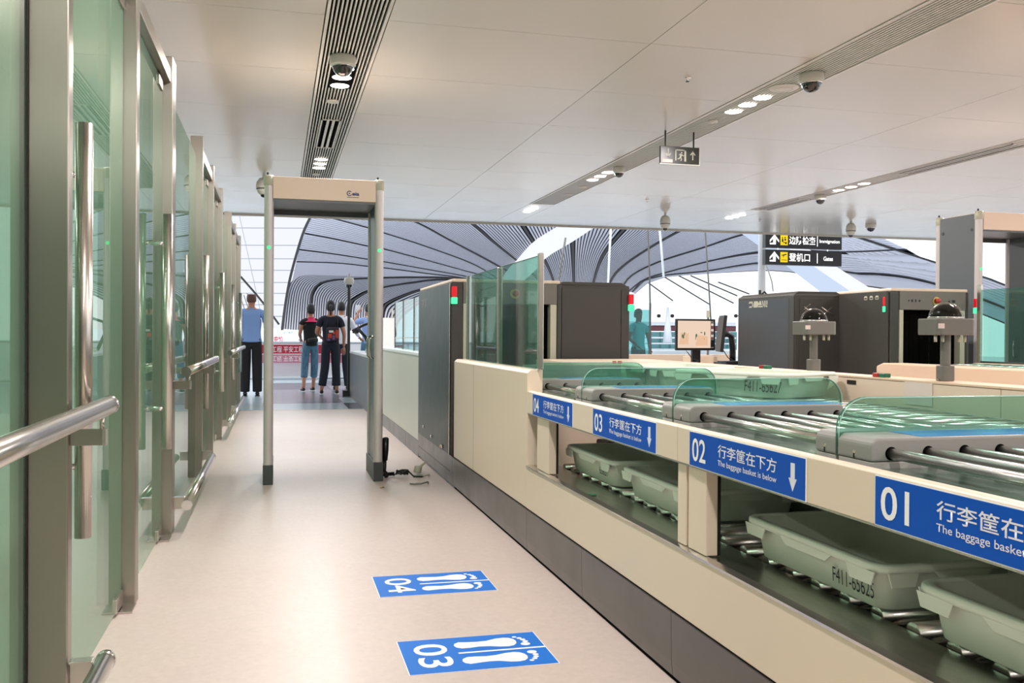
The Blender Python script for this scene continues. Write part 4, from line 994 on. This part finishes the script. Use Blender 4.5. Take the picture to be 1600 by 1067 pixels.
# left boundary girder with bolts of light
gb = [(215, -80), (155, 35), (120, 110), (85, 220), (45, 370), (20, 510), (2, 650)]
def girder(P, w, name, m, k=.995, th=.012, z6=True, n=24, parent=None):
    R = resample([Z6(p) if z6 else p for p in P], n); mb = MB(); A = []; B = []
    for i, p in enumerate(R):
        d = (R[min(i+1, n-1)]-R[max(i-1, 0)]).normalized(); nn = Vector((-d.y, d.x))*w/2
        A.append(p+nn); B.append(p-nn)
    mb.grid([[shell(p.x, p.y, k) for p in A], [shell(p.x, p.y, k) for p in B]]); mb.grid([[shell(p.x, p.y, k) for p in B], [shell(p.x, p.y, k+th) for p in B]], False); mb.grid([[shell(p.x, p.y, k) for p in A], [shell(p.x, p.y, k+th) for p in A]], False)
    return mb.build(name, m, parent or roof)
girder(gb, 4.2, 'edge_girder', 'hallgap')
girder(C_['u'], 3.0, 'edge_girder', 'hallgap', .997)
for key, w in (('h', 2.6), ('i', 3.2), ('j', 3.8), ('m', 4.0), ('n', 4.0), ('o', 3.6), ('p', 2.6), ('q', 2.0), ('r', 1.8), ('e', 2.4), ('f', 2.8), ('g', 2.8), ('a', 1.7), ('b', 1.4), ('c', 1.3), ('d', 1.5)):
    girder(C_[key], w, 'roof_rib', 'hallgap', .9985, .01, n=36)
# curtain wall of daylight on the left
def patch(P, name, m, k, parent, th=.004):
    mb = MB(); v = [shell(*p, k) for p in P]; w = [shell(*p, k+th) for p in P]; n = len(P)
    mb.add(v+w, [tuple(range(n)), tuple(range(n, 2*n))[::-1]]+[(i, (i+1) % n, n+(i+1) % n, n+i) for i in range(n)]); return mb.build(name, m, parent)
cw = empty('window', (-12, 55, 0), kind='structure'); cw.name = 'window_1'
def gx(v): return 441+(485-441)*((514-v)/(514-340))**1.0 if v < 514 else 441
rowsv = [318, 337, 356, 383, 404, 422, 441, 458, 476, 494, 512]
for a, b in zip(rowsv, rowsv[1:]):
    f = lambda v: 360+(v-337)*.22+14
    patch([(330, a+.7), (f(a)-.4, a+.7), (f(b)-.4, b-.5), (330, b-.5)], 'pane', 'skyw', 1.02, cw)
    patch([(f(a)+.6, a+.8), (gx(a)+1, a+1.2), (gx(b)+1, b-.3), (f(b)+.6, b-.6)], 'pane', 'skyw', 1.02, cw)
for a, b in zip(rowsv, rowsv[1:]): patch([(325, a), (gx(a)+5, a), (gx(b)+5, b), (325, b)], 'mullion_backing', 'mull', 1.035, cw)
for q in ([(376, 432), (402, 462), (420, 485), (436, 507)],):
    girder(q, 3.2, 'rib', 'hallgap', 1.0, .01, False, 10, cw)
for k in range(5): girder([(366+k*5, 470-k*3), (374+k*6, 500-k*2)], 1.0, 'slat', 'hallgap', 1.0, .01, False, 4, cw)
# skylight bands
sk = empty('window', (10, 45, 6), kind='structure'); sk.name = 'window_2'
def band(Lo, Hi, n, k, m, parent):
    A = resample(Lo, n+1); B = resample(Hi, n+1)
    for i in range(n):
        patch([tuple(A[i]), tuple(A[i+1]), tuple(B[i+1]), tuple(B[i])], 'skylight_pane', m, k, parent, .012)
band([Z6(p) for p in [(1712, 80), (1582, 165), (1440, 250), (1400, 300), (1310, 385)]], [Z6(p) for p in [(1520, 70), (1370, 165), (1270, 275), (1225, 320), (1190, 385)]], 9, .985, 'skyp', sk)
sk2 = empty('window', (20, 45, 6), kind='structure'); sk2.name = 'window_3'
band([(1140, 352), (1197, 392), (1240, 424), (1287, 460)], [(1175, 352), (1232, 388), (1280, 422), (1333, 458)], 6, .985, 'skyb', sk2)
band([(1175, 352), (1232, 388), (1280, 422), (1333, 458)], [(1200, 350), (1262, 388), (1320, 425), (1372, 458)], 6, .985, 'skyp', sk2)
# bright glazing low under the vault with dark glazing bars
wn = empty('window', (18, 60, 0), kind='structure'); wn.name = 'window_4'
for P in ([(740, 388), (875, 487)], [(830, 358), (1080, 510)], [(905, 350), (1205, 500)], [(970, 350), (1225, 460)], [(1120, 385), (1290, 450)]):
    girder([(800+a/3.478, 330+b/3.478) for a, b in P], 2.0, 'glazing_bar', 'hallgap', 1.0, .01, False, 8, wn)
for P in ([(1030, 350), (1034, 395), (1037, 433)], [(1012, 350), (1015, 430), (1017, 560)], [(1101, 350), (1107, 440), (1111, 505)], [(882, 382), (877, 412), (873, 445)], [(955, 350), (952, 400), (950, 445)], [(1198, 415), (1206, 440), (1208, 455)]):
    a, b, c = P; D = {1030: 26, 1012: 22, 1101: 24, 882: 27, 955: 28, 1198: 30}[a[0]]
    pts = []
    for u, v in P:
        d = ray(u, v); pts.append(CAM+d*(D/d.y))
    pts[0] = pts[0]+(pts[0]-pts[1])*.35
    o = MB().tube(pts, .035 if a[0] in (1030, 955, 882) else .022, 8).build('hanging_cable', 'hwhite' if a[0] in (1030, 955) else 'grey', None)
    tag(o, {1030: 'bright white cable hanging below the ball camera between the scanners', 1012: 'thin grey pole standing beside the man in turquoise', 1101: 'thin grey cable hanging above the desktop monitor', 882: 'short leaning white rod above the glass divider pole', 955: 'thin white cable hanging above the first scanner lid', 1198: 'short thin cable right of the white column'}[a[0]], 'cable')
# far building face in the gap
D = 45.0
def py_(u, v, D=D): d = ray(u, v); return CAM+d*(D/d.y)
fb = empty('far_terrace', (24, D, 0), 'far terminal terrace with maroon band, railings and teal glass', 'building')
def fbox(nm, m, u0, u1, v0, v1, th=.5, D=D):
    a = py_(u0, v1, D); b = py_(u1, v0, D); return box(nm, m, fb, a.x, b.x, D, D+th, a.z, b.z)
fbox('parapet', 'hwhite', 985, 1150, 504, 509); fbox('maroon_band', 'brick', 1018, 1150, 509.5, 517)
fbox('wall', 'hwhite', 985, 1150, 548, 590, .4)
for k in range(9): fbox('window_bay', 'tealw', 1018+k*15, 1031.5+k*15, 518.5, 547, .3)
for k in range(3): fbox('railing', 'hwhite', 985, 1150, 527+k*9, 528.5+k*9, .1, 44.5)
for u in (1030, 1051, 1150.5, 1157): 
    c = py_(u, 493.5, 44); MB().lathe([(.0001, 0), (.09, 0), (.09, .1), (.0001, .1)], c, 12, 'y').build('spot', 'ink', fb)
c0 = py_(1043.5, 480, 43); c1 = py_(1043, 535, 43)
MB().tube([c0, c1], .05, 10, r2=.24).build('cone_lamp', 'hwhite', fb); 
tr_ = empty('far_signboard', (0, 34, 0), 'pale far signboard with tiny red and grey lettering above the red banner', 'sign')
a = py_(425, 538, 30); b = py_(470, 516, 30); box('board', 'hwhite', tr_, a.x-.6, b.x+4, 30, 30.1, a.z, b.z)
p = py_(428, 536, 29.95); text('chinese_text', '安检', 'red', tr_, (p.x, 29.95, p.z), (1, 0, 0), (0, 0, 1), w=.28, h=.22, bold=.02)
p = py_(432, 521, 29.95); text('chinese_text', '个人 · 安心服务', 'ink', tr_, (p.x, 29.95, p.z), (1, 0, 0), (0, 0, 1), w=.5, h=.06)
# balustrade with banner at the hall edge
BY = 22.5
bl = empty('banner', (0, BY, 0), 'red banner with white Chinese characters on the hall balustrade, painted mirror image below', 'banner')
def bz(v): return py_(450, v, BY).z
x0 = py_(405, 545, BY).x; x1 = py_(545, 545, BY).x
box('banner_row', 'red', bl, x0, x1, BY, BY+.02, bz(552.5), bz(538.5))
box('banner_row', 'red_refl', bl, x0, x1, BY, BY+.02, bz(567), bz(554))  # faded copy of the banner, painting its reflection in glass
text('chinese_text', '工程 平安工程', 'white', bl, (py_(425, 550, BY).x, BY-.006, bz(550.5)), (1, 0, 0), (0, 0, 1), w=py_(474, 550, BY).x-py_(425, 550, BY).x, h=bz(541)-bz(550.5))
text('chinese_text', '工程 平安工程', 'hwhite', bl, (py_(425, 550, BY).x, BY-.006, bz(556)), (1, 0, 0), (0, 0, -1), w=py_(474, 550, BY).x-py_(425, 550, BY).x, h=bz(556)-bz(565))  # flipped lettering belonging to the painted reflection
ba = empty('balustrade', (0, 22.9, 0), 'pale hall balustrade with steel top rail behind the travellers', 'railing')
MB().tube([(-8, 22.4, bz(535)), (6, 22.4, bz(535))], .03, 10).build('top_rail', 'mull', ba)
box('infill', 'hwhite', ba, -8, 6, 22.9, 22.98, 0, bz(534)); MB().tube([(-8, 21.2, .05), (6, 21.0, .1)], .03, 8).build('foot_rail', 'mull', ba)
for k in range(10): MB().cyl((-7.5+1.4*k, 22.4, 0), .025, bz(535), 8).build('baluster', 'mull', ba)
# camera stand and lecterns by the counter end
t = empty('camera_stand', (1.5, 20.4, 0), 'tall black pole with a white dome camera standing among the travellers', 'camera')
Dn = 16.15; cx_ = py_(545, 520, Dn).x
MB().cyl((cx_, Dn, .10), .026, 1.85, 12).build('pole', 'black', t); box('foot', 'black', t, cx_-.1, cx_+.05, Dn-.1, Dn+.1, 0, .1)
MB().lathe([(.0001, 2.10), (.02, 2.1), (.02, 2.04), (.07, 2.03), (.085, 2.0), (.085, 1.95), (.07, 1.94), (.05, 1.9), (.0001, 1.88)], (cx_, Dn, 0), 18).build('dome', 'cam_w', t)
MB().lathe([(.06, 1.93), (.05, 1.87), (.0001, 1.84)], (cx_, Dn, 0), 16).build('lens', 'domeb', t)
t = empty('screen_arm', (1.6, 15.4, .8), 'black angled screen arm on the low far counter behind the gate post', 'stand')
MB().tube([(1.22, 15.7, 1.12), (1.40, 15.6, 1.22), (1.66, 15.3, 1.32)], .022, 8).build('upper_bar', 'black', t)
MB().tube([(1.3, 15.6, 1.16), (1.42, 15.5, 1.02), (1.50, 15.4, .80)], .028, 8).build('curved_leg', 'black', t)
box('clamp', 'black', t, 1.22, 1.32, 15.62, 15.72, 1.08, 1.15, .004)
t = empty('roll_up_stand', (1.9, 15, .9), 'white upright panel beside the far glass screen', 'panel')
box('panel', 'hwhite', t, 1.33, 1.62, 13.0, 13.04, .786, 1.30, .004); MB().cyl((1.56, 13.0, 1.30), .012, .13, 8).build('mast', 'cam_w', t)

# ================================================================== PEOPLE
def skin(name, J, E, m, parent, sub=2, root=0):
    names = list(J); me = bpy.data.meshes.new(name); idx = {n: i for i, n in enumerate(names)}
    me.from_pydata([J[n][0] for n in names], [(idx[a], idx[b]) for a, b in E], [])
    o = bpy.data.objects.new(name, me); COL.objects.link(o); o.parent = parent
    sm = o.modifiers.new('skin', 'SKIN'); sm.use_smooth_shade = True
    for i, n in enumerate(names):
        r = J[n][1]; r = (r, r) if not isinstance(r, tuple) else r
        me.skin_vertices[0].data[i].radius = r
        me.skin_vertices[0].data[i].use_root = (i == root)
    s = o.modifiers.new('subsurf', 'SUBSURF'); s.levels = sub; s.render_levels = sub
    me.materials.append(M_[m]); return o
def V3(*a): return Vector(a)
def hand(parent, p, d, m, side):
    d = d.normalized(); px = Vector((0, 0, 1)).cross(d); px = px.normalized() if px.length > .1 else V3(0, 1, 0)
    J = {'w': (p, .022), 'p1': (p+d*.05, (.036, .018)), 'p2': (p+d*.085, (.036, .015))}; E = [('w', 'p1'), ('p1', 'p2')]
    for k in range(4):
        o = px*(.027-.018*k); L = (.060, .072, .068, .052)[k]; cu = V3(0, .012, 0)
        J['f%da' % k] = (p+d*.092+o, .009); J['f%db' % k] = (p+d*(.092+L*.5)+o+cu*.5, .0085); J['f%dc' % k] = (p+d*(.092+L)+o+cu*1.6, .0075)
        E += [('p2', 'f%da' % k), ('f%da' % k, 'f%db' % k), ('f%db' % k, 'f%dc' % k)]
    J['t1'] = (p+d*.035+px*.035, .011); J['t2'] = (p+d*.075+px*.052, .009); E += [('p1', 't1'), ('t1', 't2')]
    return skin('hand', J, E, m, parent, 1)
def person(loc, rz, h, label, top, bot, skinm='skin', hairm='hair', style='short', arms=None, legs=None, coll=None, sleeve=.55, build=1.0, woman=False, shoes='shoe', cuffs=None, faceaway=True, turn=0):
    t = empty('person', loc, label, 'person'); t.rotation_euler.z = rz; t.scale = (h/1.75,)*3
    b = build; sw = .165*b if woman else .185*b
    A = arms or dict(L=((-.235, .0, 1.13), (-.235, .06, .88)), R=((.235, .0, 1.13), (.235, .06, .88)))
    Lg = legs or dict(L=((-.095, .01, .50), (-.10, -.02, .09)), R=((.095, .01, .50), (.10, -.02, .09)))
    J = {'pelvis': ((0, 0, .96), (.125*b, .092*b)), 'waist': ((0, 0, 1.10), (.125*b, .09*b)), 'chest': ((0, .0, 1.30), (.15*b, .10*b)), 'collar': ((0, -.005, 1.42), (.09, .07)),
         'neck': ((0, .0, 1.49), .052), 'jaw': ((0, .02, 1.56), (.062, .075)), 'skull': ((0, .0, 1.645), (.074, .092)), 'crown': ((0, -.005, 1.705), (.055, .068))}
    E = [('pelvis', 'waist'), ('waist', 'chest'), ('chest', 'collar'), ('collar', 'neck'), ('neck', 'jaw'), ('jaw', 'skull'), ('skull', 'crown')]
    shirt = {'hem': ((0, 0, .915), .1)}; shirt.update({k: (J[k][0], tuple(x+.022 for x in J[k][1])) for k in ('pelvis', 'waist', 'chest', 'collar')}); shirt['hem'] = ((0, 0, .90), (.172*b, .128*b)); shirt['pelvis'] = ((0, 0, .925), (.168*b, .126*b)); shirt['hipm'] = ((0, 0, 1.0), (.152*b, .115*b))
    SE = [('hem', 'pelvis'), ('pelvis', 'hipm'), ('hipm', 'waist'), ('waist', 'chest'), ('chest', 'collar')]
    tr2 = {'top': ((0, 0, 1.06), (.135*b, .10*b)), 'hipc': ((0, 0, .96), (.142*b, .106*b))}; TE = [('top', 'hipc')]
    for sd, sg in (('L', -1), ('R', 1)):
        sh = V3(sg*sw, -.005, 1.385); el, wr = V3(*A[sd][0]), V3(*A[sd][1]); kn, an = V3(*Lg[sd][0]), V3(*Lg[sd][1]); hip = V3(sg*.085, 0, .88)
        J['sh'+sd] = (sh, .055*b); J['el'+sd] = (el, .038); J['wr'+sd] = (wr, .026); E += [('collar', 'sh'+sd), ('sh'+sd, 'el'+sd), ('el'+sd, 'wr'+sd)]
        J['hip'+sd] = (hip, .085*b); J['kn'+sd] = (kn, .055); J['an'+sd] = (an, .036); J['toe'+sd] = (an+V3(0, .13, -.055), (.036, .024))
        E += [('pelvis', 'hip'+sd), ('hip'+sd, 'kn'+sd), ('kn'+sd, 'an'+sd), ('an'+sd, 'toe'+sd)]
        cuff = sh.lerp(el, sleeve)
        shirt['sh'+sd] = (sh, .066*b); shirt['cv'+sd] = (sh.lerp(el, sleeve-.12), .062*b); shirt['cu'+sd] = (cuff, .062*b); SE += [('collar', 'sh'+sd), ('sh'+sd, 'cv'+sd), ('cv'+sd, 'cu'+sd)]
        if sleeve > 1.01:
            shirt['cu'+sd] = (el, .05); shirt['cw'+sd] = (el.lerp(wr, .9), .04); SE.append(('cu'+sd, 'cw'+sd))
        c2 = kn.lerp(an, cuffs or 1.06); c3 = kn.lerp(an, (cuffs or 1.06)-.05)
        tr2['hip'+sd] = (hip, .090*b); tr2['kn'+sd] = (kn, .080*b); tr2['cf'+sd] = (c3, .074*b); tr2['an'+sd] = (c2, .075*b); TE += [('hipc', 'hip'+sd), ('hip'+sd, 'kn'+sd), ('kn'+sd, 'cf'+sd), ('cf'+sd, 'an'+sd)]
        so = skin('shoe', {'h': (an+V3(0, -.035, -.045), (.036, .036)), 'm': (an+V3(0, .05, -.05), (.040, .034)), 't': (an+V3(0, .15, -.062), (.038, .024))}, [('h', 'm'), ('m', 't')], shoes, t, 2)
        so2 = box('sole', 'sole' if woman else 'black', None, an.x-.040, an.x+.040, an.y-.075, an.y+.19, an.z-.09, an.z-.078, .006); so2.parent = so; so2.location = ((an.x), an.y+.0575, an.z-.09)
        hand(t, wr, (wr-el), skinm, sg)
    body = skin('body', J, E, skinm, t)
    if turn:
        pass
    skin('shirt', shirt, SE, top, t); skin('trousers', tr2, TE, bot, t)
    # face
    for s in (-1, 1):
        MB().lathe([(.0001, -.008), (.008, -.006), (.012, 0), (.008, .008), (.0001, .01)], (s*.027, .082, 1.632), 10, 'y').build('eye', 'ink', body)
        MB().lathe([(.0001, -.004), (.016, -.004), (.022, .0), (.016, .005), (.0001, .005)], (s*.074, -.005, 1.612), 10, 'x').build('ear', skinm, body)
        box('eyebrow', hairm, body, s*.015, s*.042, .082, .09, 1.652, 1.658, .002)
    MB().tube([(0, .085, 1.635), (0, .102, 1.603), (0, .09, 1.593)], .010, 8, r2=.014).build('nose', skinm, body)
    box('mouth', 'brick', body, -.022, .022, .080, .0905, 1.560, 1.568, .003)
    # hair
    def hrow(z, rx, ry, cy): return [(rx*math.cos(q), cy+ry*math.sin(q), z) for q in [2*PI*i/20 for i in range(21)]]
    if style == 'short': rows = [hrow(1.575, .058, .045, -.045), hrow(1.60, .078, .075, -.028), hrow(1.64, .083, .090, -.018), hrow(1.685, .080, .094, -.008), hrow(1.73, .066, .080, -.004), hrow(1.757, .038, .048, -.004), hrow(1.766, .001, .001, 0)]
    elif style == 'thin': rows = [hrow(1.575, .058, .045, -.045), hrow(1.60, .077, .074, -.028), hrow(1.64, .081, .088, -.018), hrow(1.685, .077, .090, -.010), hrow(1.715, .068, .080, -.006)]
    else: rows = [hrow(1.55, .05, .04, -.048), hrow(1.58, .074, .068, -.034), hrow(1.62, .084, .086, -.024), hrow(1.67, .086, .095, -.012), hrow(1.715, .074, .086, -.006), hrow(1.75, .046, .055, -.006), hrow(1.762, .001, .001, 0)]
    MB().grid(rows).build('hair', hairm, body, base=None)
    if style == 'ponytail':
        MB().tube([(0, -.10, 1.66), (0, -.14, 1.62), (0, -.14, 1.55), (0, -.12, 1.47)], .030, 10, r2=.012).build('ponytail', hairm, body)
    # collar and belt
    if coll: MB().lathe([(.066, -.02), (.060, .02), (.066, .03), (.072, .02), (.078, -.02)], (0, -.003, 1.455), 18).build('collar', coll, body)
    return t
# parts built with world coordinates by MB.build subtract the parent's location only, so build at the origin and move afterwards
def people():
    out = []
    def P(*a, **k):
        loc = a[0]; rz = a[1]; t = person((0, 0, 0), 0, *a[2:], **k); out.append((t, loc, rz)); return t
    P((-.425, 16.45, 0), 0, 1.77, 'man in light blue shirt and black trousers, back turned, left of the gate', 'shirtb', 'blackt', skinm='skin', hairm='hairb', style='thin', build=1.13, sleeve=.6, coll='shirtb', arms=dict(L=((-.26, -.01, 1.14), (-.24, .10, .93)), R=((.27, -.01, 1.14), (.25, .10, .92))))
    w = P((.60, 17.6, 0), .25, 1.62, 'woman in black vest with pink collar, cropped jeans and sneakers', 'blackt', 'jeans', style='bob', woman=True, sleeve=.25, coll='pink', cuffs=.55, arms=dict(L=((-.21, .03, 1.14), (-.14, .2, 1.05)), R=((.21, .05, 1.14), (.12, .2, 1.10))), legs=dict(L=((-.10, .05, .50), (-.15, -.05, .09)), R=((.09, .02, .50), (.09, .10, .09))))
    skin('waist_bag', {'a': ((-.11, -.15, 1.03), (.05, .05)), 'b': ((0, -.17, 1.02), (.06, .065)), 'c': ((.11, -.15, 1.04), (.05, .05))}, [('a', 'b'), ('b', 'c')], 'black', w)
    MB().lathe([(.082, .02), (.10, -.01), (.15, -.045), (.155, -.05)], (0, -.01, 1.44), 18).build('yoke', 'pink', w)
    w = P((.92, 16.75, 0), -.05, 1.66, 'woman in navy T-shirt and dark trousers carrying a colourful backpack', 'navyt', 'trous', style='ponytail', woman=True, build=1.08, sleeve=.55, arms=dict(L=((-.26, .0, 1.15), (-.17, .17, 1.06)), R=((.25, -.02, 1.13), (.245, .05, .88))), legs=dict(L=((-.10, .01, .50), (-.16, -.04, .09)), R=((.10, .02, .50), (.12, -.03, .09))), cuffs=.85)
    MB().box(-.08, .155, -.215, -.11, .985, 1.25).build('backpack', 'bag', w, .03, 3)
    for (x0, x1, z0, z1, m) in ((-.05, .02, 1.05, 1.13, 'bagr'), (.03, .08, 1.02, 1.1, 'bagv'), (.09, .14, 1.05, 1.2, 'bagr'), (-.06, -.01, 1.0, 1.04, 'bagv'), (-.03, .05, 1.15, 1.19, 'sole'), (.04, .08, 1.12, 1.17, 'bagr')):
        box('pattern_patch', m, w, x0, x1, -.2165, -.213, z0, z1)
    for x in (-.07, .13): MB().tube([(x, -.13, 1.24), (x*.95, -.10, 1.38), (x*.9, -.02, 1.47), (x*.95, .08, 1.36)], .012, 6).build('strap', 'black', w)
    P((1.20, 18.15, 0), .0, 1.68, 'man in a white shirt and black trousers standing behind the woman with the backpack', 'shirtw', 'trous', sleeve=1.2, coll='shirtw', arms=dict(L=((-.24, .02, 1.13), (-.20, .12, .92)), R=((.28, .10, 1.17), (.38, .26, 1.05))), legs=dict(L=((-.09, .01, .50), (-.12, -.02, .09)), R=((.09, .02, .50), (.13, -.02, .09))))
    m = P((1.80, 19.0, 0), .15, 1.68, 'man in a pale blue shirt and jeans raising a phone, beside the gate post', 'shirtb2', 'jeans', sleeve=.6, coll='shirtw', arms=dict(L=((-.30, .10, 1.34), (-.17, .22, 1.56)), R=((.24, .05, 1.14), (.14, .24, 1.10))))
    box('phone', 'hwhite', m, -.21, -.12, .25, .262, 1.57, 1.73, .006)
    P((6.45, 16.0, 0), PI+.25, 1.56, 'man in a turquoise vest facing the viewer behind glass, between the scanners', 'turq', 'trous', hairm='hairg', skinm='skin2', sleeve=.5, coll='turq', arms=dict(L=((-.25, .02, 1.13), (-.2, .12, .92)), R=((.26, .05, 1.13), (.16, .18, 1.0))))
    for t, loc, rz in out: t.location = loc; t.rotation_euler.z = rz
people()
t = empty('glass_screen', (6.5, 15.4, 0), 'pale turquoise glass screen with dark edge post before the man in turquoise', 'glass screen')
a = py_(988, 548, 15.4); b = py_(1016, 484, 15.4)
box('glass_pane', 'teal', t, a.x-.6, b.x-.02, 15.4, 15.41, 0, b.z); box('edge_post', 'pillar_g', t, b.x-.015, b.x+.015, 15.39, 15.42, 0, b.z+.12)
# added area lamp brightening the hall and its roof, standing in for daylight
hall_fill_lamp((6, 34, 7.0), (40, 16), 2150, (0, 0, 0))
